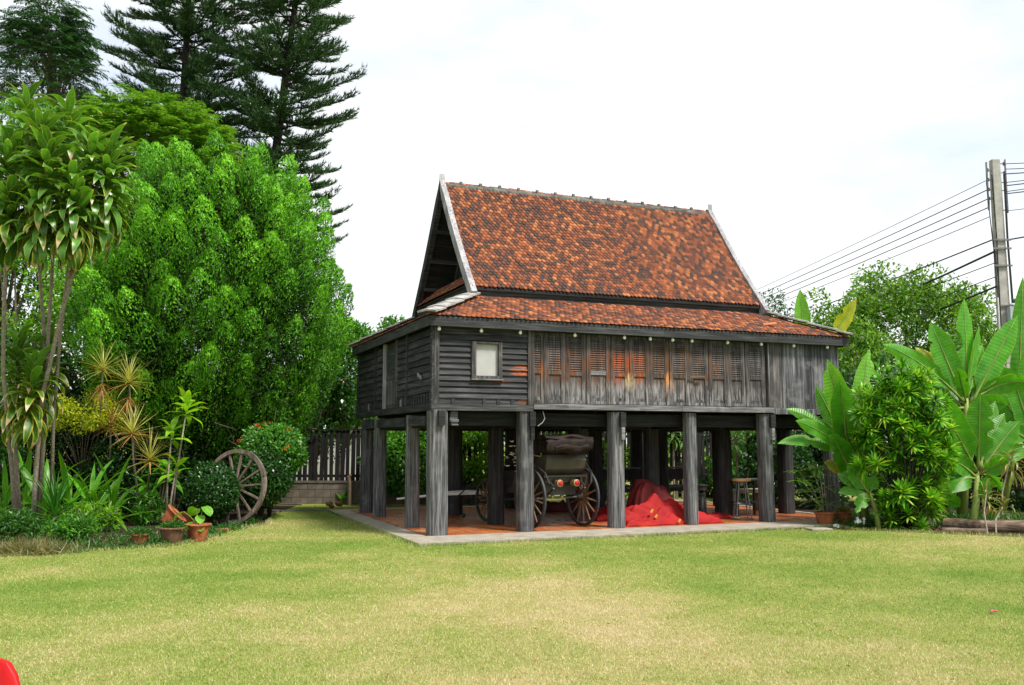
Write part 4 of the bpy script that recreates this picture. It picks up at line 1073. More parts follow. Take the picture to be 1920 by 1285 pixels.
sg = empty('small_sign', at(1137, 818, 24.3), .2, 'small blue and white sign seen behind the second front post from the right wheel', 'sign'); sg['label'] = 'small blue and white sign seen through the posts behind the house'
B((-.16, 0, -.02), (.16, .02, .10), 'board', M['plastic_blue'], sg); B((-.05, .021, -1.6), (0, .06, .1), 'sign_post', M['white_paint'], sg); B((-.15, -.004, .10), (.15, .018, .22), 'board', M['paper'], sg)

# ================================================================== VEGETATION TOOLS
def unit(a): return a / (np.linalg.norm(a, axis=1, keepdims=True) + 1e-9)
def rvec(n, rng=RNG): return unit(rng.normal(size=(n, 3)))
def leaf_quads(Pb, D, L, W, Nn=None, bend=.12, wide=.42):
    """one kite-shaped blade per point"""
    n = len(Pb); D = unit(D)
    if Nn is None: Nn = rvec(n)
    S = unit(np.cross(D, Nn)); N2 = np.cross(S, D)
    L = np.broadcast_to(np.asarray(L, float), (n,))[:, None]; W = np.broadcast_to(np.asarray(W, float), (n,))[:, None]
    mid = Pb + D * L * wide + N2 * L * bend
    V = np.stack([Pb, mid + S * W / 2, Pb + D * L, mid - S * W / 2], 1)
    return V.reshape(-1, 3), np.arange(4 * n).reshape(-1, 4)
def clumps_leaves(C, R, per, L, W, up=.25, rng=RNG, shell=.55, droop=0.0):
    """leaves through the volume of each clump, denser at its skin"""
    C = np.asarray(C); R = np.asarray(R); R = R[:, None] * np.ones((1, 3)) if R.ndim == 1 else R
    n = len(C) * per; d = rvec(n, rng); r = shell + (1 - shell) * rng.random(n) ** .6; r *= rng.uniform(.85, 1.15, n)
    P = np.repeat(C, per, 0) + d * r[:, None] * np.repeat(R, per, 0)
    D = d * .7 + rvec(n, rng) * .7; D[:, 2] += rng.normal(0, .2, n) - droop
    Nn = rvec(n, rng) * .7; Nn[:, 2] += .9
    return leaf_quads(P, D, L * rng.uniform(.65, 1.25, n), W * rng.uniform(.7, 1.2, n), Nn)
def crown(name, mat, parent, VF):
    V = np.concatenate([v for v, f in VF]); o = 0; Fs = []
    for v, f in VF: Fs.append(f + o); o += len(v)
    return link(name, mesh_np(name, V, np.concatenate(Fs)), mat, parent)
def branchy(parent, base, targets, r0, mat, fork=.35, name='trunk', sides=8, wob=.12):
    base = Vector(base); mb = MB()
    top = sum((Vector(t) for t in targets), Vector()) / len(targets)
    ft = base + (top - base) * fork
    ft.x += random.gauss(0, wob); ft.y += random.gauss(0, wob)
    mb.tube([base, base.lerp(ft, .5) + Vector((random.gauss(0, wob * .5), 0, 0)), ft], [r0, r0 * .85, r0 * .72], sides)
    for t in targets:
        t = Vector(t); m_ = ft.lerp(t, .5) + Vector((random.gauss(0, wob), random.gauss(0, wob), random.gauss(.1, wob)))
        mb.tube([ft, m_, t], [r0 * .45, r0 * .26, r0 * .08], 6)
    return mb.build(name, mat, parent, True)
def tree(name, label, base, cz, rad, nclump, per, L, W, mat, bark='bark', r0=.12, cl=.45, group=None, cat='tree', droop=.1, shift=(0, 0), lower=-1.0, fork=.4):
    """base on the ground; crown centre height cz; rad = semi axes"""
    base = Vector(base); o = empty(name, (base.x, base.y, GZ), 0, label, cat, group)
    d = rvec(nclump); d[:, 2] = np.maximum(d[:, 2], lower); k = RNG.uniform(.45, 1.0, nclump) ** .5
    C = d * k[:, None] * np.array(rad) + np.array([shift[0], shift[1], cz - GZ])
    R = cl * RNG.uniform(.6, 1.25, nclump)
    branchy(o, (0, 0, 0), [C[i] for i in RNG.choice(nclump, min(nclump, 14), replace=False)], r0, M[bark], fork)
    crown('crown', M[mat], o, [clumps_leaves(C, R, per, L, W, droop=droop)])
    return o
def strap_mesh(name, mat, L, W, droop, segs=9, fold_=.25, shape='lance', lift=0.0, wave=0.0, twist=0.0):
    """leaf along +y from the origin, bending towards -z; three vertices across"""
    V = []; uv = []; Fq = []; y = z_ = 0.0; a = lift; ds = L / segs
    for i in range(segs + 1):
        t = i / segs
        if shape == 'lance': w = W * (min(1, .42 + 1.6 * t)) * max(0.0, 1 - max(0, (t - .45) / .55) ** 1.9)
        elif shape == 'spike': w = W * (1 - t) ** .7
        elif shape == 'heart': w = W * math.sqrt(max(0, math.sin(PI * min(1, .12 + .88 * t)))) if t < 1 else 0
        else: w = W * math.sin(PI * (.08 + .92 * t)) ** .6 if t < 1 else 0
        w = max(w, .002); tw = twist * t
        zz_ = z_ + wave * math.sin(t * 11) * w
        f = fold_ * w / 2
        for q, x in ((0, -w / 2), (.5, 0), (1, w / 2)):
            V.append((x * math.cos(tw), y, zz_ + x * math.sin(tw) + (f if q != .5 else 0))); uv.append((q, t))
        y += ds * math.cos(a); z_ += ds * math.sin(a); a -= droop / segs * (.5 + t)
    for i in range(segs):
        b0 = i * 3
        for q in (0, 1): Fq.append((b0 + q, b0 + q + 1, b0 + q + 4, b0 + q + 3))
    me = mesh_np(name, np.array(V), np.array(Fq), np.array(uv), True); me.materials.append(mat); return me
def leaf_matrix(p, az, el, roll=0.0, s=1.0):
    """y axis along azimuth az / elevation el, blade face up"""
    return Matrix.Translation(p) @ Matrix.Rotation(az - PI / 2, 4, 'Z') @ Matrix.Rotation(el, 4, 'X') @ Matrix.Rotation(roll, 4, 'Y') @ Matrix.Scale(s, 4)
def rosette(parent, meshes, p, n, el0, el1, zspan=0.0, s=(.8, 1.1), axis=None, name='leaf', az0=0.0, pick=None):
    """n leaves around a stem tip, from upright (el0, top) to hanging (el1, bottom)"""
    p = Vector(p)
    for i in range(n):
        t = (i + .5) / n; az = az0 + i * 2.39996 + random.gauss(0, .12); el = el0 + (el1 - el0) * t + random.gauss(0, .10)
        q = p + (Vector(axis) if axis else Vector((0, 0, -1))) * (zspan * t)
        me = random.choice(pick(t) if pick else meshes)
        link(name, me, None, parent, leaf_matrix(q, az, el, random.gauss(0, .18), random.uniform(*s)))

# ================================================================== LEFT: BACKGROUND TREES
# ---- two tall pines
def pine(name, label, bx, by, h, spread, z0, seed, lean=(0, 0), nwh=30):
    rg = np.random.default_rng(seed)
    o = empty(name, (bx, by, GZ), 0, label, 'tree', 'tall dark pines')
    tr = [Vector((lean[0] * (z_ / h), lean[1] * (z_ / h), z_)) for z_ in np.linspace(0, h, 14)]
    MB().tube(tr, [.24 * (1 - .9 * i / 13) for i in range(14)], 10).build('trunk', M['bark_dark'], o, True)
    br = MB(); PB = []; DB = []
    for k in range(nwh):
        z_ = z0 + (h - z0) * (k / nwh) ** 1.05
        Rr = spread * min(1, .72 + .9 * (z_ - z0) / h) * (1 - max(0, (z_ - z0) / (h - z0)) ** 2.2 * .8)
        for j in range(7):
            az = j * 2 * PI / 7 + k * .61 + rg.normal(0, .12); Lb = Rr * rg.uniform(.5, 1.1); zz_ = z_ + rg.normal(0, .28)
            c, s_ = math.cos(az), math.sin(az); b0 = Vector((lean[0] * zz_ / h, lean[1] * zz_ / h, zz_))
            pts = [b0 + Vector((c * Lb * t, s_ * Lb * t, Lb * (-.10 * t + .22 * t ** 2.6))) for t in np.linspace(0, 1, 7)]
            br.tube(pts, [.035 * (1 - .8 * q / 6) for q in range(7)], 4, False)
            ts_ = np.linspace(.22, 1.0, int(Lb * 9)); 
            for t in ts_:
                q = Vector((c * Lb * t, s_ * Lb * t, Lb * (-.10 * t + .22 * t ** 2.6))) + b0
                for sd in ((1, -1) if t < .97 else (0,)):
                    sp_ = .95 - .35 * t + rg.normal(0, .15)
                    d = Vector((c + -s_ * sd * sp_, s_ + c * sd * sp_, .30 + .5 * t + rg.normal(0, .12))).normalized()
                    PB.append(q); DB.append(d)
    br.build('branches', M['bark_dark'], o, True)
    PB = np.array(PB); DB = unit(np.array(DB)); per = 21; n = len(PB)
    Lt = rg.uniform(.22, .46, n)
    tt = rg.random((n, per)) ** .8; base = PB[:, None] + DB[:, None] * (tt * Lt[:, None])[..., None]
    nd_ = DB[:, None] * .85 + rg.normal(size=(n, per, 3)) * .42; nd_[..., 2] += .22
    base = base.reshape(-1, 3); nd_ = unit(nd_.reshape(-1, 3)); m_ = len(base)
    sd = unit(np.cross(nd_, rvec(m_, rg))) * rg.uniform(.010, .018, m_)[:, None]
    V = np.stack([base - sd, base + sd, base + nd_ * rg.uniform(.12, .22, m_)[:, None]], 1).reshape(-1, 3)
    link('crown', mesh_np('crown', V, np.arange(3 * m_).reshape(-1, 3)), M['pine'], o)
    return o
p = at(441, 700, 30); pine('pine_tree', 'tall dark pine with bare leaning trunk at the edge of the white sky', p.x, 30, 26.0, 2.85, 5.2, 3, (2.6, 0), 54)
p = at(312, 700, 31.5); pine('pine_tree', 'tall dark pine to the left, its boughs filling the top edge', p.x, 31.5, 27.0, 3.7, 8.2, 5, (.4, 0), 50)
# ---- other trees at the left
def pinnate_tree(name, label, base, cz, rad, nb, mat, Lf, bark='bark', r0=.13, shift=(0, 0), droop=.5, pairs=11, seed=1, fork=.5):
    """crown of long compound leaves: rachis with paired leaflets"""
    rg = np.random.default_rng(seed); base = Vector(base)
    o = empty(name, (base.x, base.y, GZ), 0, label, 'tree')
    d = rvec(nb, rg); d[:, 2] = np.where(d[:, 2] < -.35, -d[:, 2], d[:, 2]); k = rg.uniform(.25, 1, nb) ** .45
    C = d * k[:, None] * np.array(rad) + np.array([shift[0], shift[1], cz - GZ])
    tg = [C[i] for i in rg.choice(nb, 26, replace=False)]
    branchy(o, (0, 0, 0), tg, r0, M[bark], fork)
    az = np.arctan2(d[:, 1], d[:, 0]) + rg.normal(0, .7, nb); el = rg.uniform(.1, .8, nb)
    Ls = rg.uniform(.34, .6, nb); PB, DB = [], []
    for q in range(pairs):
        t = (q + 1) / pairs
        e2 = el - droop * 2 * t
        D = np.stack([np.cos(az) * np.cos(e2), np.sin(az) * np.cos(e2), np.sin(e2)], 1)
        Pq = C + np.stack([np.cos(az) * np.cos(el - droop * t), np.sin(az) * np.cos(el - droop * t), np.sin(el - droop * t)], 1) * (Ls * t)[:, None]
        S = np.stack([-np.sin(az), np.cos(az), np.zeros(nb)], 1)
        for sg_ in (-1, 1): PB.append(Pq); DB.append(D * .7 + S * sg_ + np.array([0, 0, -.25]) + rg.normal(0, .12, (nb, 3)))
    PB = np.concatenate(PB); DB = np.concatenate(DB); n = len(PB); Nn = rvec(n, rg) * .35; Nn[:, 2] += 1
    crown('crown', M[mat], o, [leaf_quads(PB, DB, Lf * rg.uniform(.8, 1.2, n), Lf * .32, Nn, .05)])
    return o
p = at(70, 700, 26); pinnate_tree('feathery_tree', 'dark feathery tree reaching out of the top left corner', (p.x - .2, 26, 0), 11.9, (1.2, 1.3, 3.1), 1300, 'neem_dark', .13, seed=4, fork=.8, r0=.09)
p = at(250, 700, 25); pinnate_tree('feathery_tree', 'yellowish green feathery tree between the juniper and the pines', (p.x, 25, 0), 9.25, (2.55, 1.8, 2.0), 2300, 'neem_light', .14, seed=9, droop=.35, fork=.7)
BG = 'leafy trees behind the garden'
def bt(u, v0, v1, Y, wpx, mat, label, n=50, per=150, L=.13, **k):
    """tree whose crown spans image rows v0..v1 and width wpx at distance Y"""
    a, b2 = at(u, v0, Y), at(u, v1, Y); rz_ = (a.z - b2.z) / 2; rx = wpx / 2 * Y / F_PX
    return tree(k.pop('name', 'leafy_tree'), label, (a.x, Y, 0), (a.z + b2.z) / 2, (rx, min(rx, 1.6), rz_), n, per, L, L * .5, mat, cl=k.pop('cl', .42), group=BG, **k)
bt(40, 430, 720, 21.5, 230, 'bush_lime', 'bright light green tree behind the tall cane trunks', 46, 170, .13)
bt(-70, 380, 800, 23, 260, 'bush_mid', 'mid green tree cut by the left picture edge', 50, 150, .15)
bt(645, 612, 800, 25.5, 150, 'bush_mid', 'leafy green tree between the juniper and the house', 60, 190, .13)
bt(590, 690, 850, 24.2, 150, 'bush_dark', 'dark low tree over the picket fence beside the house', 40, 170, .13)
bt(735, 605, 690, 34, 90, 'bush_mid', 'far tree top showing above the left eave', 26, 90, .15, cl=.35)
bt(55, 190, 500, 22.5, 260, 'bush_mid', 'dense green tree filling the space behind the corn plant heads', 60, 170, .14)
bt(180, 470, 800, 23.5, 260, 'bush_dark', 'dark tree in the shade left of the juniper', 50, 160, .15)

# ---- the big juniper
def juniper():
    rg = np.random.default_rng(21); by = 20.6; c0 = at(378, 900, by)
    o = empty('juniper_tree', (c0.x, by, GZ), 0, 'huge bright green juniper with billowing upright sprays', 'tree')
    m_px = by / F_PX
    zs = np.array([1.3, 2.0, 3.0, 4.0, 4.9, 5.8, 6.6, 7.3, 7.9, 8.3]); rs = np.array([1.15, 1.95, 2.55, 2.78, 2.72, 2.42, 2.05, 1.65, 1.2, .55])
    C = []; A = []; S = []
    tries = 0
    while len(C) < 330 and tries < 30000:              # plumes kept apart so dark gaps stay between them
        tries += 1
        z_ = rg.uniform(1.25, 7.5); az = rg.uniform(0, 2 * PI)
        if rg.random() > np.interp(z_, zs, rs) / 3.05 or (z_ < 3.3 and math.sin(az) < -.3 and rg.random() < .72): continue
        r_ = np.interp(z_, zs, rs) * rg.uniform(.78, 1.0) * (1 + .07 * math.sin(3 * az + 1) + .06 * math.sin(7 * az + z_))
        c_ = np.array((r_ * math.cos(az), r_ * math.sin(az) * .92, z_))
        if C and np.min(np.sum(((np.array(C) - c_) * np.array([1, 1, .62])) ** 2, 1)) < .45 ** 2: continue
        C.append(c_); ax = np.array([math.cos(az) * .42, math.sin(az) * .42, 1.0]) + rg.normal(0, .12, 3); A.append(ax / np.linalg.norm(ax)); S.append(rg.uniform(.85, 1.4))
    for (u, v, s_) in ((275, 290, 1.1), (345, 268, 1.3), (400, 290, 1.1), (466, 278, 1.35), (505, 320, 1.1), (240, 340, 1.0), (310, 300, 1.1), (430, 310, 1.2)):
        q = at(u, v, by - .5); C.append(np.array((q.x - c0.x, -.4, q.z - GZ - .85))); A.append(np.array([0, 0, 1.])); S.append(s_)
    C = np.array(C); A = np.array(A); S = np.array(S); nL = len(C); per = 900
    # each billow is an upright ellipsoid shingled with small flat sprays lying along its skin
    e = rvec(nL * per, rg).reshape(nL, per, 3); out = C * np.array([1, 1, 0]); out = unit(out)
    flip = (e * (out + np.array([0, 0, .5]))[:, None]).sum(2) < -.25; e = np.where(flip[..., None], -e, e)
    ea = (e * A[:, None]).sum(2)                                  # -1 foot .. 1 tip of the billow
    lump = 1 + .16 * np.sin(e[..., 0] * 7 + S[:, None] * 20) * np.sin(e[..., 1] * 7 + S[:, None] * 31) + .10 * np.sin(e[..., 2] * 13 + S[:, None] * 17)
    rad = .30 * S[:, None] * lump * (1 - .48 * np.clip(ea, 0, 1) ** 1.3); ex = .52 * S[:, None] * ea
    P = C[:, None] + e * rad[..., None] + A[:, None] * ex[..., None]
    N_ = unit((e - A[:, None] * (ea * .35)[..., None]).reshape(-1, 3)); Ax = np.repeat(A, per, 0)
    D = Ax - N_ * (Ax * N_).sum(1, keepdims=True); n = len(N_)
    D = unit(D + 1e-3) + N_ * rg.uniform(.2, .75, n)[:, None] + rg.normal(0, .52, (n, 3)); D[:, 2] += .15
    Vj, Fj = leaf_quads(P.reshape(-1, 3), D, rg.uniform(.045, .09, n), rg.uniform(.020, .034, n), N_ + rg.normal(0, .25, (n, 3)), .05, .30)
    growth_light = np.clip(.42 + .36 * ea.reshape(-1) + rg.normal(0, .12, n) + np.repeat(rg.normal(0, .10, nL), per), 0, 1)  # new growth plus painted light: billow tops brighter, feet darker
    uvj = np.stack([np.zeros(4 * n), np.repeat(growth_light, 4)], 1)
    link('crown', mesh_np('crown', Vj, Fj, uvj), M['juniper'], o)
    # dark green and brown inside, painted darker for deep shade; twiggy skirts
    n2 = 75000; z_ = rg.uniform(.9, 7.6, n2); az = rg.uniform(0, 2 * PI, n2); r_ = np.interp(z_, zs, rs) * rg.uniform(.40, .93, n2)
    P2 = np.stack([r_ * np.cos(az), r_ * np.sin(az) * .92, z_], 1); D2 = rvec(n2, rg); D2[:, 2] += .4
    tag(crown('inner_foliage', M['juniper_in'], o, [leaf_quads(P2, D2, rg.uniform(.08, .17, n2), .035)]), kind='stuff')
    mb = MB()
    for k in range(9):
        az = k * 2 * PI / 9 + rg.normal(0, .2); rr_ = rg.uniform(.1, .5); top = np.array([math.cos(az) * rg.uniform(.8, 2.2), math.sin(az) * rg.uniform(.8, 2.0), rg.uniform(4, 6.5)])
        mb.tube([(math.cos(az) * rr_ * .5, math.sin(az) * rr_ * .5, 0), (math.cos(az) * rr_ * 1.4, math.sin(az) * rr_ * 1.4, 1.5), tuple(top * .55 + np.array([0, 0, .6])), tuple(top)], [.13, .10, .06, .02], 7)
    mb.build('trunk', M['bark_dark'], o, True)
    mb = MB()
    for k in range(130):
        az = rg.uniform(PI, 2 * PI); r_ = rg.uniform(.7, 2.3); z_ = rg.uniform(.6, 3.0); p0 = Vector((r_ * math.cos(az) * .4, r_ * math.sin(az) * .4, z_ + rg.uniform(-.5, .4))); p1 = Vector((r_ * math.cos(az), r_ * math.sin(az), z_))
        mb.tube([p0, p0.lerp(p1, .5) + Vector(rg.normal(0, .12, 3)), p1, p1 + Vector((rg.normal(0, .2), rg.normal(0, .2), rg.uniform(-.5, .3)))], [.018, .012, .007, .003], 4, False)
    mb.build('twigs', M['bark'], o)
juniper()

# ================================================================== LEFT BORDER PLANTS
# ---- tall dracaena clump with four heads on cane trunks
dl = [strap_mesh('leaf', M['dracaena'], .60, .135, dr_, 9, .22, 'lance', .15, .05, tw) for dr_, tw in ((1.0, .2), (1.5, -.3), (1.9, .3), (2.3, -.2), (1.3, .5))]
dlo = [strap_mesh('leaf', M['dracaena_low'], .58, .135, dr_, 9, .22, 'lance', .1, .05, tw) for dr_, tw in ((1.3, .3), (1.8, -.3), (2.2, .4))]
DY = 14.3
db = gnd(45, 1012); dt = empty('dracaena_tree', (db.x, db.y, GZ), 0, 'tall corn plant with broad drooping leaves on cane trunks at the left edge', 'dracaena')
def rel(u, v, Y, o): return at(u, v, Y) - o.location
dt2 = empty('dracaena_tree', (db.x + .25, db.y + .15, GZ), 0, 'second corn plant entwined with the first, its head nearest the juniper', 'dracaena')
for (o_, u, v, Y, n, sp_, seed) in ((dt, 50, 196, 14.7, 62, .9, 1), (dt2, 128, 214, 14.6, 62, .9, 2), (dt, 14, 275, 14.1, 62, 1.0, 3), (dt2, 172, 275, 14.1, 72, 1.1, 4), (dt2, 92, 285, 13.8, 62, 1.1, 5), (dt, -42, 290, 14.3, 50, 1.1, 6), (dt, 60, 330, 14.3, 60, .9, 7), (dt2, 138, 330, 13.8, 56, 1.0, 8), (dt, 18, 370, 13.9, 56, .7, 9), (dt2, 200, 330, 14.5, 44, .9, 10)):
    rosette(o_, dl, rel(u, v, Y, o_), n, 1.05, -1.1, sp_, (.8, 1.1), az0=seed, pick=lambda t: dl if t < .6 or random.random() < .45 else dlo)
dt3 = empty('dracaena_tree', (db.x + .45, db.y + .3, GZ), 0, 'third corn plant of the clump, its heads hanging in front of the juniper', 'dracaena')
for (u, v, Y, n, sp_, seed) in ((78, 235, 14.2, 70, 1.0, 11), (205, 290, 14.2, 74, 1.1, 12), (150, 385, 13.9, 50, .6, 13), (75, 390, 13.8, 50, .6, 14)):
    rosette(dt3, dl, rel(u, v, Y, dt3), n, 1.05, -1.1, sp_, (.8, 1.1), az0=seed, pick=lambda t: dl if t < .5 or random.random() < .45 else dlo)
def cane(o, pts, r0, r1, mat='bark_grey'):
    n = len(pts); MB().tube([rel(u, v, Y, o) for u, v, Y in pts], [r0 + (r1 - r0) * i / (n - 1) for i in range(n)], 9).build('trunk', M[mat], o, True)
cane(dt2, [(60, 1010, 15.4), (66, 900, 15.2), (80, 740, 14.9), (118, 580, 14.5), (150, 470, 14.3), (170, 340, 14.0)], .038, .028)
cane(dt, [(30, 1012, 15.5), (24, 900, 15.2), (6, 700, 14.6), (8, 560, 14.2), (20, 340, 14.0)], .036, .028)
cane(dt, [(66, 1008, 15.6), (76, 800, 15.4), (84, 640, 15.2), (72, 480, 14.9), (52, 250, 14.6)], .032, .026)
cane(dt2, [(72, 1008, 15.6), (86, 760, 15.3), (90, 640, 15.1), (100, 470, 14.8), (126, 270, 14.5)], .032, .026)
cane(dt3, [(95, 1005, 15.8), (100, 800, 15.4), (112, 640, 15.0), (128, 500, 14.5), (190, 330, 14.2)], .030, .022)
dead = [strap_mesh('dead_leaf', M['dead_leaf'], .42, .05, 1.2, 6, .5, 'lance', -.2, .1, .6)]
for (u, v) in ((125, 440), (140, 450), (100, 440), (150, 440), (118, 470), (135, 475)): rosette(dt, dead, rel(u, v, 14.3, dt), 4, -1.1, -1.4, .1, (.6, 1.0), name='dead_leaf', az0=u)
# ---- lower dracaena
d2b = gnd(38, 1006); d2 = empty('dracaena_plant', (d2b.x, d2b.y + .2, GZ), 0, 'lower corn plant with yellowing drooping leaves on a rough stem', 'dracaena')
for (u, v, n, sp_, Y) in ((35, 655, 70, 1.15, 15.0), (90, 650, 60, .9, 15.3), (62, 690, 46, .9, 14.8)):
    rosette(d2, dl, rel(u, v, Y, d2), n, 1.35, -1.0, sp_, (.72, 1.05), az0=u, pick=lambda t: dl if t < .4 else dlo)
cane(d2, [(38, 1008, 15.7), (32, 900, 15.4), (28, 820, 15.2), (35, 670, 15.0)], .045, .035)
cane(d2, [(60, 1008, 15.8), (72, 860, 15.6), (88, 655, 15.3)], .04, .03)
# ---- strap leaved clump
sl = [strap_mesh('leaf', M['strap'], 1.2, .12, d_, 11, .35, 'lance', .2, .02, tw) for d_, tw in ((.7, .3), (1.2, -.3), (1.7, .2), (.4, .1))]
cb_ = gnd(140, 985); cp = empty('strap_leaf_clump', (cb_.x, cb_.y, GZ), 0, 'clump of long green strap leaves under the corn plant', 'plant')
for k, (u, Y, n) in enumerate(((130, 16.4, 18), (175, 16.7, 18), (85, 16.5, 15), (45, 16.9, 14), (212, 17.0, 12), (10, 16.6, 12))):
    q = rel(u, 930, Y, cp); rosette(cp, sl, (q.x, q.y, .35), n, 1.35, -.1, .3, (.7, 1.1), az0=k)
    for j in range(3): MB().tube([(q.x + random.gauss(0, .05), q.y, 0), (q.x, q.y, .5)], .025, 6).build('stem', M['banana_stem'], cp)
# ---- low spiky rosette
yl = [strap_mesh('leaf', M['yucca'], .82, .055, d_, 8, .5, 'spike', .05) for d_ in (.25, .5, .9)]
yb = gnd(100, 1014); yp = empty('spiky_rosette', (yb.x, yb.y, GZ), 0, 'dark green spiky rosette in front of the corn plant trunks', 'plant')
rosette(yp, yl, (0, 0, .42), 54, 1.45, -.25, .2, (.75, 1.1)); MB().tube([(0, 0, 0), (.01, 0, .4)], [.06, .05], 8).build('stem', M['bark'], yp)
rosette(yp, dead, (0, 0, .25), 7, -.6, -1.1, .1, (.7, 1.0), name='dead_leaf')
# ---- striped spiky canes
ml = [strap_mesh('leaf', M['marginata'], .60, .024, d_, 6, .4, 'spike', .05) for d_ in (.15, .35, .6)]
mo = [strap_mesh('leaf', M['marginata_old'], .50, .028, d_, 6, .4, 'spike', .0) for d_ in (.3, .7)]
mgl = {0: 'topmost pale spiky head on a thin cane beside the corn plant', 1: 'largest pale striped spiky head below the juniper', 2: 'reddish spiky head with drying leaves', 3: 'pale spiky head on a cane rising from the small pots', 4: 'lowest pale spiky head beside the potted lime plant'}
for k, (u, v, Y, bu, bv, n) in enumerate(((193, 692, 17.6, 178, 960, 44), (242, 716, 17.4, 270, 962, 70), (208, 800, 17.8, 205, 965, 34), (248, 812, 16.9, 262, 985, 62), (281, 862, 17.0, 276, 972, 52))):
    bb = gnd(bu, bv); q = at(u, v, Y); o = empty('spiky_cane_plant', (bb.x, bb.y, GZ), 0, mgl[k], 'plant', 'striped spiky cane plants')
    q = q - o.location; MB().tube([(0, 0, 0), (q.x * .35 + .03, q.y * .4, q.z * .35), (q.x * .8, q.y * .8, q.z * .7), q], [.022, .02, .017, .014], 7).build('stem', M['bark_grey'], o, True)
    rosette(o, ml, q + Vector((0, 0, .05)), n, 1.4, -.45, .1, (.8, 1.1), az0=k, pick=(lambda t: mo) if k == 2 else (lambda t: ml if t < .6 else (mo if random.random() < .5 else ml)))
    if k in (0, 1): rosette(o, mo, q - Vector((0, 0, .28)), 22, -.3, -1.15, .15, (.7, 1.0), az0=k)
# ---- golden shrub
p = at(150, 780, 18.6); tree('golden_shrub', 'golden yellow leaved shrub behind the strap leaves', (p.x, 18.6, 0), 2.05, (.85, .6, .55), 40, 160, .06, .035, 'duranta', cl=.2, cat='shrub', r0=.03, lower=-.3)
p = at(150, 860, 19.2); tree('green_shrub', 'dense dark green shrub under the golden shrub', (p.x - .2, 19.2, 0), 1.0, (1.5, .7, .9), 60, 170, .09, .05, 'bush_dark', cl=.3, cat='shrub', r0=.04)
tree('green_shrub', 'dark shrub in the shade at the foot of the juniper', (-7.2, 19.3, 0), .6, (1.3, .6, .65), 40, 150, .09, .05, 'bush_dark', cl=.28, cat='shrub', r0=.04)

for k_, (u_, v0_, v1_, Y_, w_, mt_, lb_) in enumerate(((15, 640, 960, 19.5, 220, 'bush_mid', 'leafy shrub behind the lower corn plant'), (110, 690, 965, 20.5, 220, 'bush_dark', 'dark shrub behind the strap leaf clump'), (235, 720, 965, 20.0, 200, 'bush_dark', 'dark shrub behind the spiky cane heads'), (-60, 600, 980, 17.5, 160, 'bush_dark', 'dark shrub at the left picture edge'))):
    a_, b_ = at(u_, v0_, Y_), at(u_, v1_, Y_); tree('green_shrub', lb_, (a_.x, Y_, 0), (a_.z + b_.z) / 2, (w_ / 2 * Y_ / F_PX, .6, (a_.z - b_.z) / 2), 48, 150, .12, .06, mt_, cl=.32, cat='shrub', r0=.04)
for u_, v_, w_, h_, mt_, lb_ in ((215, 985, 80, .5, 'bush_dark', 'low dark leafy clump under the spiky canes'), (165, 1005, 90, .42, 'bush_lime', 'bright leafy clump at the bed edge below the strap leaves'), (20, 1030, 80, .4, 'fern', 'ferny clump at the foot of the corn plant trunks'), (285, 990, 60, .5, 'bush_mid', 'green leafy clump beside the tipped pot'), (130, 1022, 70, .3, 'bush_mid', 'small bright clump in front of the spiky rosette')):
    g_ = gnd(u_, v_); tree('leafy_clump', lb_, (g_.x, g_.y, 0), h_ * .5, (w_ / 2 * g_.y / F_PX, .3, h_ * .5), 22, 70, .10, .03, mt_, cl=.14, cat='plant', r0=.015)
# ---- lime dracaena in a pot and the terracotta pots
def pot(u, v, Y, h, r1, r0, label, mat='terracotta', tilt=(0, 0), rim=True, scallop=False, plantless=False):
    q = gnd(u, v) if Y is None else Vector((at(u, v, Y).x, Y, GZ))
    o = empty('terracotta_pot', q, 0, label, 'pot', 'terracotta pots in the garden'); R = Matrix.Rotation(tilt[0], 4, 'X') @ Matrix.Rotation(tilt[1], 4, 'Y')
    R = Matrix.Translation((0, 0, abs(math.sin(tilt[0] + tilt[1])) * r0 * .9)) @ R
    MB().lathe([(r0 * .96, 0), (r0, .01), (r1 * .93, h * .82), (r1 * .95, h), (r1 * .86, h), (r1 * .84, h * .86), (.01, h * .85)], n=26, M=R).build('pot_body', M[mat], o, True)
    if rim:
        mb = MB(); n = 40
        for j in range(n):
            a = 2 * PI * j / n; k = 1 + (.05 * math.cos(a * 14) if scallop else 0)
            for rr_, zz_ in ((r1 * .94, h * .86), (r1 * 1.05 * k, h * .88), (r1 * 1.09 * k, h * .99), (r1 * .9, h * 1.01)): mb.v.append(tuple(R @ Vector((rr_ * math.cos(a), rr_ * math.sin(a), zz_))))
        for j in range(n):
            for q_ in range(3): k = (j + 1) % n; mb.f.append((j * 4 + q_, k * 4 + q_, k * 4 + q_ + 1, j * 4 + q_ + 1))
        mb.build('rim', M[mat], o, True)
    MB().lathe([(r1 * .83, h * .80), (r1 * .83, h * .88), (.01, h * .9)], n=20, M=R).build('soil', M['soil'], o)
    return o
pt = pot(322, 1026, None, .25, .20, .13, 'wide dark mossy pot on the lawn edge', 'terracotta_dark')
p370 = pot(370, 1021, None, .27, .19, .12, 'terracotta pot with scalloped rim and heart leaved plant', scallop=True)
p260 = pot(262, 1028, None, .16, .13, .09, 'small half hidden terracotta pot at the far left of the group')
ptip = pot(312, 978, 16.9, .28, .21, .14, 'bright terracotta pot tipped over behind the others', tilt=(-.2, .75))
pot(348, 985, 17.3, .26, .15, .13, 'plain terracotta pot standing behind the scalloped pot', rim=False)
ll = [strap_mesh('leaf', M['lime_leaf'], .46, .12, d_, 9, .2, 'lance', .2, .08, tw) for d_, tw in ((1.4, .2), (2.0, -.3), (1.0, .1))]
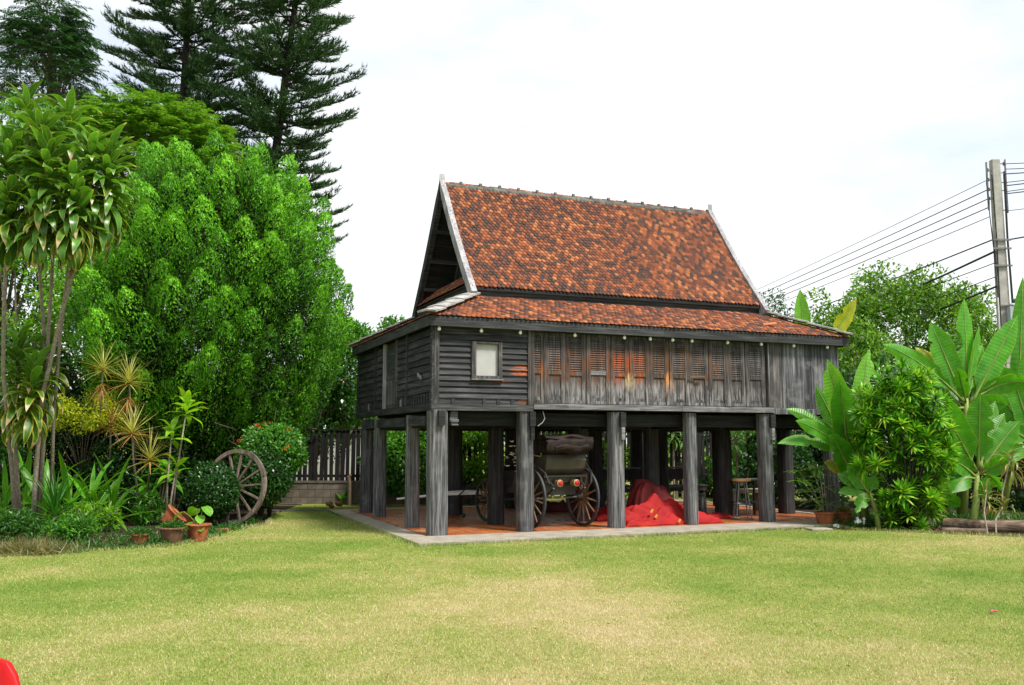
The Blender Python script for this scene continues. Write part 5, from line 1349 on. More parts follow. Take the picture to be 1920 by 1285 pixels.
lp = empty('lime_dracaena', at(320, 972, 17.4) * 1, 0, 'lime green dracaena on two thin canes above the tipped pot', 'dracaena'); lp.location.z = GZ
for (u, v, n, bu) in ((350, 768, 15, 322), (322, 815, 9, 312), (330, 880, 4, 318)):
    q = rel(u, v, 17.3, lp); b0 = rel(bu, 972, 17.4, lp)
    MB().tube([(b0.x, b0.y, 0), (b0.x * .6 + q.x * .4, q.y, q.z * .45), q], [.02, .018, .014], 7).build('stem', M['bark_grey'], lp, True); rosette(lp, ll, q + Vector((0, 0, .08)), n, 1.2, -.3, .22, (.8, 1.1), az0=u)
ul = [strap_mesh('leaf', M['strap'], .5, .13, d_, 8, .2, 'oval', .1, .03) for d_ in (.8, 1.4)]
u_b = gnd(345, 968); us = empty('broad_leaf_plant', (u_b.x, 18.4, GZ), 0, 'broad dark leaved plant behind the lime dracaena', 'plant')
for k in range(5): q = Vector((random.gauss(0, .25), random.gauss(0, .1), random.uniform(.4, 1.3))); rosette(us, ul, q, 9, .9, -.7, .2, (.7, 1.1), az0=k); MB().tube([(q.x * .5, q.y, 0), q], .015, 6).build('stem', M['bark_grey'], us)
hl = [strap_mesh('leaf', M['aroid'], .24, .19, d_, 8, .15, 'heart', -.1) for d_ in (.6, 1.0)]
hp_ = empty('heart_leaf_plant', p370.location + Vector((0, 0, .24)), 0, 'young plant with round heart shaped leaves in the scalloped pot', 'plant')
for k, (x, z_, az, s_) in enumerate(((-.03, .28, 2.2, 1.0), (.10, .30, -.6, .9), (.04, .16, -1.2, .8), (-.10, .06, -1.9, .75), (.06, .02, -1.3, .7), (-.22, .22, 3.2, .95))):
    MB().tube([(0, 0, 0), (x * .6, -.02, z_ * .7), (x, -.04, z_)], .007, 5).build('stem', M['banana_stem'], hp_); link('leaf', hl[k % 2], None, hp_, leaf_matrix((x, -.04, z_), az, -.35, random.gauss(0, .2), s_))
for o_, nm, lb in ((pt, 'fern', 'small ferny plant growing in the wide mossy pot'), (p260, 'fern', 'small fern spilling from the half hidden pot')):
    e = empty('potted_fern', o_.location + Vector((0, 0, .14 if o_ is p260 else .22)), 0, lb, 'fern'); n = 700; d = rvec(n); d[:, 2] = np.abs(d[:, 2]) * .6
    crown('fronds', M['fern'], e, [leaf_quads(d * RNG.uniform(.05, .22, n)[:, None], d + rvec(n) * .6, RNG.uniform(.03, .07, n), .016)])
bq = gnd(417, 1004); bo = empty('brick', bq, .25, 'loose orange brick on the lawn near the wagon wheel', 'brick'); B((-.095, -.05, 0), (.095, .05, .065), 'brick_body', M['brick'], bo, .008)

# ---- clipped shrubs and ixora
def ball(name, label, c, r, mat, n, L, flowers=0, sq=(1, 1, 1), seed=0, cat='shrub'):
    c = Vector(c); o = empty(name, (c.x, c.y, GZ), 0, label, cat); rg = np.random.default_rng(seed); d = rvec(n, rg)
    k = np.array([1 + .13 * noise.noise(Vector(q) * 1.7 + Vector((seed, 0, 0))) + .08 * noise.noise(Vector(q) * 4) for q in d])
    rr = k * rg.uniform(.80, 1.02, n); P = d * rr[:, None] * r * np.array(sq) + np.array([0, 0, c.z - GZ]); P = P[P[:, 2] > .02]; d = d[(d * rr[:, None] * r * np.array(sq))[:, 2] + c.z - GZ > .02]
    m_ = len(P); crown('foliage', M[mat], o, [leaf_quads(P, d * .5 + rvec(m_, rg) * .8 + np.array([0, 0, .3]), L * rg.uniform(.7, 1.2, m_), L * .5, d + rvec(m_, rg) * .5)])
    core = MB()
    for i in range(11):
        az = i * 2.4; core.tube([(0, 0, 0), (math.cos(az) * r * .35, math.sin(az) * r * .35, (c.z - GZ) * .8), (math.cos(az) * r * .6, math.sin(az) * r * .6, (c.z - GZ) * 1.2)], [.02, .014, .006], 5)
    core.build('stems', M['bark_dark'], o)
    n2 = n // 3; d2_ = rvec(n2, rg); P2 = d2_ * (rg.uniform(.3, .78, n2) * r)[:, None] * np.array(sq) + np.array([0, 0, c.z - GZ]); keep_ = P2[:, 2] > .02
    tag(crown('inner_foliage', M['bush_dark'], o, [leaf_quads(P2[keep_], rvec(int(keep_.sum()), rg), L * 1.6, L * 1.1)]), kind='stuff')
    for f in range(flowers):
        dd = Vector((rg.normal(0, .6), -abs(rg.normal(0, .6)), abs(rg.normal(.5, .5)))).normalized(); q = Vector((dd.x * r * sq[0], dd.y * r * sq[1], dd.z * r * sq[2] + c.z - GZ)) * 1.0; mb = MB()
        for h in range(14):
            e = Vector(rg.normal(0, .03, 3)); a = Vector(rg.normal(0, 1, 3)).normalized() * .016; b2 = a.orthogonal().normalized() * .016; mb.add([q + e + a, q + e + b2, q + e - a, q + e - b2], [(0, 1, 2, 3)])
        mb.build('flower_head', M['petal_red'], o)
    return o
q = at(508, 850, 18.9); ball('ixora_shrub', 'rounded shrub with red flower heads above the wagon wheel', (q.x, 18.9, q.z), .68, 'bush_mid', 6500, .085, 6, (1.02, .9, .92), 2)
q = at(488, 895, 18.4); ball('clipped_shrub', 'dark clipped shrub behind the wagon wheel', (q.x, 18.5, q.z), .62, 'bush_dark', 5500, .075, 0, (.95, .8, 1.0), 5)
q = at(392, 922, 17.1); ball('clipped_shrub', 'dark rounded shrub in front of the wagon wheel rim', (q.x, 17.25, q.z), .50, 'bush_dark', 5200, .065, 0, (1.02, .72, 1.05), 8)
# ---- wagon wheel
wq = gnd(431, 990); ww = empty('wagon_wheel', (wq.x, wq.y, GZ), 0, 'large weathered wooden wagon wheel leaning among the shrubs', 'wagon wheel')
R_ = .72; T = Matrix.Rotation(-.38, 4, 'Z') @ Matrix.Rotation(-.14, 4, 'X')
def wv(a, r_, y): return T @ Vector((r_ * math.cos(a), y, R_ + r_ * math.sin(a)))
for k in range(6):                                    # felloes
    mb = MB(); n = 8
    for i in range(n + 1):
        a = 2 * PI * (k + i / n * .985) / 6 + .3
        for r_, y in ((R_, -.032), (R_, .032), (R_ - .075, .032), (R_ - .075, -.032)): mb.v.append(tuple(wv(a, r_, y)))
    for i in range(n):
        for c_ in range(4): mb.f.append((i * 4 + c_, i * 4 + (c_ + 1) % 4, i * 4 + 4 + (c_ + 1) % 4, i * 4 + 4 + c_))
    mb.f += [(0, 1, 2, 3), (n * 4 + 3, n * 4 + 2, n * 4 + 1, n * 4)]
    mb.build('felloe', M['old_wood'], ww)
for k in range(14):
    a = 2 * PI * k / 14 + .1; p0, p1 = wv(a, .08, 0), wv(a, R_ - .07, 0); MB().bar(p0, p1, .034, .04, T.to_3x3() @ Vector((0, 1, 0))).build('spoke', M['old_wood'], ww)
MB().lathe([(.05, -.20), (.075, -.19), (.085, -.10), (.115, -.06), (.115, .06), (.085, .10), (.07, .16)], n=18, M=T @ Matrix.Translation((0, 0, R_)) @ Matrix.Rotation(PI / 2, 4, 'X')).build('hub', M['old_wood'], ww, True)
# ---- odds and ends near the fence
pq = gnd(520, 952); pp_ = empty('metal_pipe', pq, 0, 'grey metal pipe lying at the foot of the block wall', 'pipe'); MB().tube([(-.6, 0, .05), (.62, -.1, .03)], .022, 8).build('pipe_body', M['steel'], pp_)
hq = gnd(560, 964); hs = empty('garden_hose', hq, 0, 'thin pale hose lying along the lawn edge beside the slab', 'hose'); MB().tube([(-.9, .05, .03), (-.3, -.02, .02), (.3, .02, .025), (1.0, -.05, .02)], .014, 6).build('hose_body', M['sill_wood'], hs)
sq_ = gnd(655, 952); sk = empty('wooden_stake', (sq_.x, sq_.y, GZ), 0, 'pale weathered wooden stake beside the rear left house post', 'stake'); MB().tube([(0, 0, 0), (-.01, 0, .55), (-.03, 0, .70), (.03, 0, .74)], [.05, .05, .045, .03], 8).build('stake_body', M['stake_wood'], sk)
def simple_leaf_plant(name, label, base, leaves, mat, stem=.03, cat='plant'):
    o = empty(name, base, 0, label, cat)
    for (az, el, L, W, d_) in leaves: link('leaf', strap_mesh('leaf', mat, L, W, d_, 9, .2, 'oval', 0), None, o, leaf_matrix((0, 0, .12), az, el))
    MB().tube([(0, 0, 0), (0, 0, .16)], stem, 7).build('stem', M['banana_stem'], o); return o
simple_leaf_plant('banana_sprout', 'small banana sprout at the foot of the block wall', gnd(640, 950), [(1.0, 1.1, .55, .16, .3), (2.4, .8, .4, .13, .5), (-.6, .5, .35, .12, .8), (.2, .9, .4, .12, .6)], M['banana'])
for k, (u, v, lb) in enumerate(((627, 958, 'pile of dry husks beside the banana sprout'),)):
    q = gnd(u, v); o = empty('husk_pile', q, 0, lb, 'husks')
    for j in range(7): MB().lathe([(.01, -.05), (.05, -.02), (.055, .03), (.01, .07)], n=10, M=Matrix.Translation((random.gauss(0, .13), random.gauss(0, .06), .05 + random.uniform(0, .08))) @ Matrix.Rotation(random.uniform(0, 3), 4, 'X') @ Matrix.Rotation(random.uniform(0, 3), 4, 'Y')).build('husk', M['dead_leaf'], o, True)
# low ground cover and dry grass tuft along the left bed
n = 4500; u_ = RNG.uniform(-.03, 1, n); e_ = np.array([[g_.x, g_.y] for g_ in bedL[1:7]]); tt_ = np.clip(u_, 0, .999) * 5; i_ = tt_.astype(int); fr = tt_ - i_
Pq = e_[i_] * (1 - fr)[:, None] + e_[i_ + 1] * fr[:, None] + np.stack([RNG.normal(0, .12, n) - .1, np.abs(RNG.normal(0, 1.4, n)) + .03], 1)
P3 = np.concatenate([Pq, np.full((n, 1), GZ)], 1); D3 = rvec(n); D3[:, 2] = np.abs(D3[:, 2]) + .6; hh = RNG.uniform(.0, .08, n); P3[:, 2] += hh * RNG.random(n)
o = crown('ground_cover', M['fern'], None, [leaf_quads(P3, D3, RNG.uniform(.03, .085, n), .018)]); tag(o, 'low dark ground cover filling the left planting bed', 'ground cover', kind='stuff')
q = gnd(45, 1048); tf = empty('dry_grass_tuft', q, 0, 'tuft of dry straw coloured grass at the left corner of the lawn', 'grass tuft'); n = 1500; b0 = np.stack([RNG.normal(0, .26, n), RNG.normal(.1, .14, n), np.zeros(n)], 1); D3 = rvec(n); D3[:, 2] = np.abs(D3[:, 2]) * .8 + .35
crown('blades', M['dry_grass'], tf, [leaf_quads(b0, D3, RNG.uniform(.14, .32, n), .010)])

# ================================================================== RIGHT: UTILITY POLE AND LINES
UP = at(1888, 700, 26.0)
po = empty('utility_pole', (UP.x, 26.0, GZ), 0, 'tall grey concrete utility pole carrying many cables', 'utility pole')
ptop = at(1866, 300, 26.0).z - GZ
mb = MB()
mb.add([(-.18, -.14, 0), (.18, -.14, 0), (.18, .14, 0), (-.18, .14, 0), (-.12, -.10, ptop), (.12, -.10, ptop), (.12, .10, ptop), (-.12, .10, ptop)], MB.BF)
mb.build('shaft', M['pole_concrete'], po, bevel=.02)
def pz(v): return at(1866, v, 26.0).z - GZ
ins = MB().lathe([(.02, -.05), (.045, -.04), (.028, -.012), (.028, .012), (.045, .04), (.02, .05)], n=12).mesh('insulator', True); ins.materials.append(M['insulator'])
WL = [(338, 1), (356, 1), (373, 1), (389, 1)]
for v in (320, 338, 356, 373):
    link('insulator', ins, None, po, Matrix.Translation((-.24, -.03, pz(v)))); MB().bar((-.14, -.03, pz(v)), (-.24, -.03, pz(v)), .025).build('bracket', M['steel'], po)
for v in (308, 325, 343, 358, 395):
    link('insulator', ins, None, po, Matrix.Translation((.26, -.03, pz(v)))); MB().bar((.12, -.03, pz(v)), (.26, -.03, pz(v)), .025).build('bracket', M['steel'], po)
B((-.28, -.06, pz(395)), (-.25, .0, pz(305)), 'rack', M['steel'], po); B((.275, -.06, pz(400)), (.30, .0, pz(300)), 'rack', M['steel'], po)
for v in (452, 468, 500, 575): B((-.26, -.17, pz(v) - .025), (.26, -.13, pz(v) + .025), 'clamp', M['steel'], po)
bx = B((.0, -.36, pz(605)), (.20, -.17, pz(578)), 'meter_box', M['grey_box'], po, .01); B((.06, -.40, pz(625)), (.30, -.18, pz(608)), 'cover', M['white_paint'], bx); MB().lathe([(.09, -.03), (.10, 0), (.06, .05)], (.12, -.28, pz(575)), 14).build('dome', M['grey_box'], bx, True)
for x, r_ in ((.20, .02), (-.19, .016), (.235, .012)):
    MB().tube([(x, -.17, 0), (x * .95, -.165, pz(600)), (x * .78, -.15, pz(450)), (x * .9, -.13, pz(330))], r_, 6).build('conduit', M['wire'] if x != .2 else M['wire'], po)
MB().tube([(-.22, -.18, pz(900)), (-.23, -.17, pz(560))], .022, 6).build('conduit', M['white_paint'], po)
MB().tube([(-.24, -.04, pz(320)), (-.33, -.1, pz(345)), (-.27, -.1, pz(420)), (-.18, -.16, pz(520))], .012, 6).build('jumper', M['wire'], po)
MB().tube([(-.24, -.04, pz(373)), (-.29, -.1, pz(400)), (-.24, -.12, pz(470)), (-.2, -.17, pz(590))], .012, 6).build('jumper', M['wire'], po)
MB().bar((.2, -.2, pz(565)), (.75, -.9, pz(545)), .05, .04).build('lamp_arm', M['steel'], po)
# lines run back to a far pole hidden behind the house
def line(p0, p1, sag, r_, label, name='power_line'):
    p0, p1 = Vector(p0), Vector(p1); pts = [p0.lerp(p1, t) - Vector((0, 0, 4 * sag * t * (1 - t))) for t in np.linspace(0, 1, 15)]
    o = MB().tube([p - p0 for p in pts], r_, 5).build(name, M['wire']); o.location = p0; tag(o, label, 'cable', 'overhead lines on the utility pole'); return o
far = lambda z_: Vector((10.75, 60.0, z_))
names = ['topmost', 'second', 'third', 'fourth', 'fifth']
for k, (v, r_) in enumerate(((338, .010), (356, .016), (373, .016), (389, .016), (407, .012))):
    q = at(1850, v, 26.0); line((UP.x - .25, 26, q.z), far(q.z - .05), .12, r_, f'{names[k]} thin line running left from the utility pole')
for k, (v, r_, sg_, lb) in enumerate(((450, .022, .25, 'thicker black cable leaving the pole above the box'), (473, .034, .75, 'thickest sagging black cable crossing the trees'), (494, .014, .35, 'thin cable just under the thickest sagging cable'), (520, .014, .45, 'thin cable crossing the middle of the pod tree'))):
    q = at(1857, v, 26.0); line((UP.x - .2, 26 - .1, q.z), far(q.z - .1), sg_, r_, lb)
q = at(1857, 538, 26.0); jb = at(1748, 560, 30.0); c_ = line((UP.x - .2, 25.9, q.z), far(q.z - .3), .75, .030, 'lowest black cable with a splice case on it')
t_ = .12; cp_ = Vector((UP.x - .2, 25.9, q.z)).lerp(far(q.z - .3), t_) - Vector((0, 0, 4 * .75 * t_ * (1 - t_))); dd_ = (far(q.z - .3) - Vector((UP.x - .2, 25.9, q.z))).normalized()
MB().tube([(cp_ - c_.location) - dd_ * .55, (cp_ - c_.location) - dd_ * .5, (cp_ - c_.location) + dd_ * .5, (cp_ - c_.location) + dd_ * .55], [.06, .11, .11, .06], 10).build('splice_case', M['grey_box'], c_)
rl = ['topmost', 'second', 'third', 'fourth', 'fifth', 'sixth', 'seventh', 'eighth', 'lowest']
for k, (v, dv_, r_) in enumerate(((308, -3, .012), (318, -3, .012), (327, -4, .016), (343, -6, .012), (349, -6, .016), (360, -7, .012), (364, -6, .016), (396, -6, .010), (450, -8, .022))):
    a = at(1880, v, 26.0); b2 = at(1990, v + dv_ * 2.6, 25.2); line((UP.x + .27, 25.97, a.z), b2, .02, r_, f'{rl[k]} cable leaving the pole towards the right picture edge')

# ---- pod tree and others behind at the right
p = at(1712, 700, 31)
pt_ = tree('pod_tree', 'leafy light green tree with hanging pods beside the utility pole', (p.x - .3, 31, 0), 4.7, (3.7, 2.2, 2.6), 180, 190, .15, .085, 'pod_tree', cl=.55, r0=.2, fork=.3)
n = 260; d = rvec(n); P5 = d * np.array([3.3, 2.2, 2.3]) * RNG.uniform(.8, 1.05, n)[:, None] + np.array([0, 0, 4.9]); P5 = P5[(P5[:, 2] > 3.6)]; n = len(P5)
crown('pods', M['pod'], pt_, [leaf_quads(P5, np.stack([RNG.normal(0, .15, n), RNG.normal(0, .15, n), -np.ones(n)], 1), RNG.uniform(.2, .32, n), .03)])
bt(1605, 600, 800, 27.5, 140, 'pod_tree', 'light green tree at the right corner of the house', 50, 170, .14)
bt(1800, 640, 900, 28.0, 300, 'bush_mid', 'green bushy tree behind the banana plants', 60, 170, .15)
bt(1990, 480, 900, 30.0, 240, 'bush_mid', 'green tree cut by the right picture edge', 50, 150, .16)
bt(1450, 560, 640, 44, 120, 'neem_dark', 'distant grey green tree top beside the roof corner', 26, 60, .18, cl=.5)
# ---- greenery behind the house seen between the posts
BH = 'shrubs behind the open floor'
def shrub(u, v0, v1, Y, wpx, mat, label, n=26, per=130, L=.12):
    a, b2 = at(u, v0, Y), at(u, v1, Y); rx = wpx / 2 * Y / F_PX
    return tree('garden_shrub', label, (a.x, Y, 0), (a.z + b2.z) / 2, (rx, .5, (a.z - b2.z) / 2), n, per, L, L * .5, mat, cl=.28, group=BH, cat='shrub', r0=.03)
shrub(880, 796, 900, 22.8, 110, 'bush_lime', 'leafy vine shrub on the fence seen left of the carriage')
shrub(775, 800, 920, 22.9, 80, 'bush_mid', 'green shrub seen between the left corner posts')
shrub(725, 810, 930, 22.7, 70, 'bush_mid', 'green shrub seen between the two rear left posts')
shrub(1028, 775, 880, 25.6, 110, 'bush_lime', 'bright sunlit hedge seen above the carriage hood', 34, 170, .08)
shrub(1135, 812, 950, 24.6, 90, 'bush_lime', 'bright shrub seen right of the carriage')
shrub(1270, 800, 950, 26.4, 110, 'bush_mid', 'shrub with a pale stem seen above the red netting')
shrub(1325, 800, 950, 26.0, 90, 'bush_dark', 'dark shrub seen between the two right front posts', 30)
shrub(1400, 795, 960, 24.8, 130, 'bush_mid', 'leafy shrub seen over the stool', 36)
shrub(1450, 800, 960, 23.5, 110, 'bush_dark', 'dark shrub seen behind the rightmost front post', 36)
shrub(1540, 800, 960, 21.6, 140, 'bush_dark', 'dark shaded shrub behind the potted palm', 40)
ob = [strap_mesh('leaf', M['dracaena'], .45, .08, d_, 7, .2, 'lance', .1) for d_ in (1.2, 1.8)]
for u, v, Y, lb in ((1262, 812, 25.0, 'corn plant head hanging behind the red netting'), (1400, 815, 23.6, 'corn plant with thin canes seen over the stool')):
    g_ = at(u, 900, Y); o = empty('dracaena_plant', (g_.x, Y, GZ), 0, lb, 'dracaena')
    for k in range(3):
        q = rel(u + (k - 1) * 22, v - 12 * (k % 2), Y, o); MB().tube([(q.x * .7, 0, 0), (q.x, 0, q.z)], .03, 6).build('trunk', M['bark_grey'], o); rosette(o, ob, q, 22, 1.2, -1.0, .35, (.7, 1.05), az0=k)
tree('leafy_tree', 'far leafy tree seen beyond the fence through the posts', (1.5, 36, 0), 2.6, (4.5, 2, 2.0), 60, 120, .2, .1, 'bush_mid', cl=.8, group=BG)
tree('leafy_tree', 'far leafy tree beyond the right end of the house', (9.5, 37, 0), 2.6, (4.5, 2, 2.2), 60, 120, .2, .1, 'bush_mid', cl=.8, group=BG)
tree('leafy_tree', 'dark leafy tree filling the gap behind the right bed', (9.8, 22.5, 0), 1.6, (2.6, 1.2, 1.7), 90, 170, .14, .07, 'bush_dark', cl=.45, group=BG)

# ================================================================== BANANAS
def banana_leaf(o, a, b2, W, arch=.12, roll=0.0, mat='banana', side=0.0, tears=3, pet=.16):
    """blade from point a to point b2 (world), bulging upward; roll turns the face off the viewer"""
    a, b2 = Vector(a) - o.location, Vector(b2) - o.location; d = b2 - a; L_ = d.length
    view = ((a + b2) / 2 + o.location - CAMP).normalized(); s0 = d.cross(view).normalized()
    up = Vector((0, 0, 1)); ctl = (a + b2) / 2 + up * L_ * arch + s0 * L_ * side
    n = 22; V = []; uv = []; Fq = []; cols = (-1, -.66, -.33, -.06, 0, .06, .33, .66, 1); m_ = len(cols)
    sd = random.random() * 99; tear = [(random.uniform(.25, .95), random.choice((-1, 1))) for _ in range(tears)]
    for i in range(n + 1):
        t = i / n; p = a * (1 - t) ** 2 + ctl * 2 * t * (1 - t) + b2 * t * t; tg = (ctl - a) * (1 - t) + (b2 - ctl) * t; tg.normalize()
        s_ = tg.cross(view).normalized(); s_ = Matrix.Rotation(roll, 3, tg) @ s_; nn = s_.cross(tg)
        tb = max(0, (t - pet) / (1 - pet))
        w = W / 2 * (min(1, tb * 5.5) ** .7) * max(0, 1 - max(0, (tb - .55) / .45) ** 2.3) if tb > 0 else 0
        w = max(w, .012 if t < pet + .02 else .004)
        for c_ in cols:
            k = 1 + .05 * noise.noise(Vector((t * 9, c_ * 2, sd)))
            for (tt_, sg_) in tear:
                if c_ * sg_ > .3 and abs(t - tt_) < .028: k *= 1 - .45 * abs(c_)
            sag = -.22 * w * abs(c_) ** 1.5 + .05 * w * math.sin(t * 40 + sd) * abs(c_)
            V.append(tuple(p + s_ * (c_ * w * k) + nn * (-sag if nn.z < 0 else sag))); uv.append((.5 + c_ * .5, t))
    for i in range(n):
        for c_ in range(m_ - 1): q = i * m_ + c_; Fq.append((q, q + 1, q + m_ + 1, q + m_))
    lf = link('leaf', mesh_np('leaf', np.array(V), np.array(Fq), np.array(uv), True), M[mat], o)
    mb = MB(); pts = []
    for t in np.linspace(0, .93, 10): pts.append(a * (1 - t) ** 2 + ctl * 2 * t * (1 - t) + b2 * t * t)
    mb.tube(pts, [.026 * (1 - .85 * i / 9) * min(1.2, W / .35) for i in range(10)], 6).build('midrib', M['banana_stem'], lf, True)
def banana(name, label, base, top, leaves, r0=.09, Y=18.0, mat='banana'):
    o = empty(name, base, 0, label, 'banana plant', 'banana plants'); top = Vector(top)
    tl_ = top - o.location; MB().tube([(0, 0, 0), tl_ * .5 + Vector((.03, 0, 0)), tl_ * .9, tl_ * 1.06], [r0, r0 * .85, r0 * .65, r0 * .35], 12).build('stem', M['banana_stem'], o, True)
    for (u0, v0, u1, v1, wpx, arch, roll, dy, mt) in leaves:
        Yb = top.y; a = at(u0, v0, Yb); b2 = at(u1, v1, Yb + dy); banana_leaf(o, a, b2, wpx * .80 * Yb / F_PX, arch, roll, mt or mat, tears=random.randrange(0, 4))
    return o
# plant at the house corner
Ya = 17.3; b0 = gnd(1601, 985)
banana('banana_plant', 'banana plant with broad upright leaves against the house corner', (b0.x, Ya + .1, GZ), at(1600, 850, Ya), [
    (1598, 850, 1551, 674, 52, .02, .15, -.25, 'banana_pale'), (1590, 850, 1576, 712, 58, .0, .1, -.5, None), (1594, 850, 1530, 724, 40, .02, .3, .1, None),
    (1596, 845, 1473, 767, 30, .18, .5, -.1, None), (1590, 850, 1492, 789, 34, .13, .3, -.35, None), (1596, 860, 1458, 832, 30, .26, .5, -.2, None),
    (1600, 850, 1630, 655, 46, .02, .1, .4, 'banana_pale'), (1602, 855, 1622, 745, 36, .05, .3, .3, None), (1600, 870, 1555, 815, 34, .1, .2, -.5, None),
    (1604, 905, 1560, 818, 50, .08, .25, -.5, None), (1606, 900, 1545, 868, 34, .2, .6, .0, 'banana_yellow'), (1602, 870, 1650, 770, 44, .08, .3, .4, None), (1598, 865, 1515, 805, 34, .2, .3, .2, None), (1602, 880, 1580, 790, 36, .05, .4, -.2, None)], .09)
# small plant in front of it
Yd = 16.6; b0 = gnd(1648, 1000); banana('banana_plant', 'young banana plant leaning over the log at the house corner', (b0.x, b0.y, GZ), at(1632, 925, Yd), [
    (1630, 925, 1588, 873, 38, .05, .2, -.1, None), (1632, 925, 1640, 892, 26, .05, .3, -.1, None), (1630, 925, 1570, 890, 34, .2, .4, .1, None), (1634, 940, 1606, 962, 30, .45, .2, -.35, None), (1630, 930, 1572, 925, 28, .3, .6, 0, None)], .05)
# tall plant by the pole
Yb = 18.4; b0 = gnd(1822, 985); banana('banana_plant', 'tallest banana plant with leaves fanning up beside the utility pole', (b0.x, Yb, GZ), at(1812, 760, Yb), [
    (1810, 760, 1745, 604, 56, .0, .2, .1, None), (1815, 750, 1808, 560, 40, .0, .5, .2, None), (1820, 760, 1908, 592, 52, .0, .15, .0, None), (1815, 745, 1842, 645, 32, .0, .3, .3, None),
    (1808, 755, 1655, 646, 40, .16, .35, -.2, None), (1808, 760, 1716, 652, 38, .16, .5, .2, 'banana_yellow'), (1818, 755, 1900, 700, 56, .16, .5, .3, None), (1815, 760, 1935, 720, 52, .25, .6, .2, None),
    (1812, 758, 1795, 690, 30, .1, .2, -.6, None), (1806, 765, 1760, 790, 50, .2, .3, -.2, None), (1816, 770, 1870, 800, 46, .2, .3, .2, None), (1812, 740, 1836, 612, 26, .0, .9, .1, None), (1810, 765, 1772, 668, 40, .06, .3, .4, None), (1815, 765, 1868, 668, 40, .06, .35, .5, None), (1808, 768, 1738, 726, 36, .2, .4, .3, None), (1818, 768, 1890, 760, 44, .25, .35, -.2, None)], .10)
# low plant in front
Yc = 17.2; b0 = gnd(1838, 1000); banana('banana_plant', 'low banana plant with wide leaves behind the right log', (b0.x, b0.y + .3, GZ), at(1833, 890, Yc), [
    (1832, 885, 1752, 736, 66, .02, .15, -.1, None), (1834, 880, 1838, 738, 60, .0, .1, -.2, None), (1838, 885, 1911, 790, 52, .05, .2, .0, None), (1834, 880, 1884, 775, 38, .05, .3, .3, None),
    (1838, 890, 1898, 866, 42, .15, .25, -.3, None), (1830, 895, 1783, 862, 44, .12, .3, -.2, None), (1832, 900, 1784, 925, 44, .35, .3, -.3, None), (1836, 905, 1848, 940, 34, .5, .3, -.4, None), (1828, 895, 1796, 905, 20, .1, .5, .1, 'cordyline'), (1840, 890, 1880, 920, 30, .3, .3, .2, None), (1830, 885, 1768, 800, 48, .06, .25, .3, None), (1838, 885, 1866, 752, 44, .02, .3, .4, None), (1840, 890, 1918, 838, 40, .15, .3, .2, None), (1830, 892, 1760, 880, 40, .2, .35, .4, None)], .075)
Yg = 17.6; b0 = gnd(1765, 990); banana('banana_plant', 'small dark banana plant under the shrub between the logs', (b0.x, b0.y + .3, GZ), at(1767, 930, Yg), [
    (1766, 935, 1742, 880, 36, .05, .3, 0, None), (1768, 935, 1805, 895, 38, .1, .3, 0, None), (1768, 940, 1800, 950, 36, .35, .3, -.1, None), (1764, 938, 1735, 925, 26, .2, .3, .1, None)], .04)
Ye = 19.5; b0 = gnd(1905, 980); banana('banana_plant', 'banana plant at the right picture edge', (b0.x + .2, Ye, GZ), at(1905, 800, Ye), [
    (1905, 800, 1870, 735, 40, .1, .3, 0, None), (1905, 800, 1935, 740, 44, .1, .3, 0, 'banana_yellow'), (1908, 800, 1918, 520, 40, .0, .4, 0, None), (1905, 805, 1885, 745, 40, .2, .5, .2, None), (1910, 800, 1960, 700, 46, .1, .2, 0, None)], .08)
Yh = 18.8; b0 = at(1945, 980, Yh); banana('banana_plant', 'banana plant whose leaves lean in from beyond the right picture edge', (b0.x, Yh, GZ), at(1940, 830, Yh), [
    (1938, 830, 1868, 735, 48, .08, .25, .2, None), (1938, 830, 1893, 690, 48, .04, .2, 0, None), (1938, 835, 1862, 800, 42, .2, .3, -.2, None), (1940, 830, 1925, 650, 46, .02, .2, .2, None), (1938, 840, 1880, 870, 40, .3, .3, -.1, None), (1940, 830, 1990, 720, 46, .1, .2, 0, None)], .08)
bt(1905, 680, 990, 21.5, 190, 'bush_dark', 'dark leafy tree behind the banana plants at the right edge', 50, 170, .13)
Yf = 24.5; q = at(1530, 700, Yf); banana('banana_plant', 'banana plant behind the house showing two leaves over the roof', (q.x + .3, Yf, GZ), at(1530, 690, Yf), [
    (1512, 690, 1500, 543, 36, .0, .1, 0, 'banana_pale'), (1530, 690, 1606, 560, 38, .05, .5, 0, 'banana_yellow'), (1535, 700, 1560, 640, 30, .1, .3, 0, None)], .09)
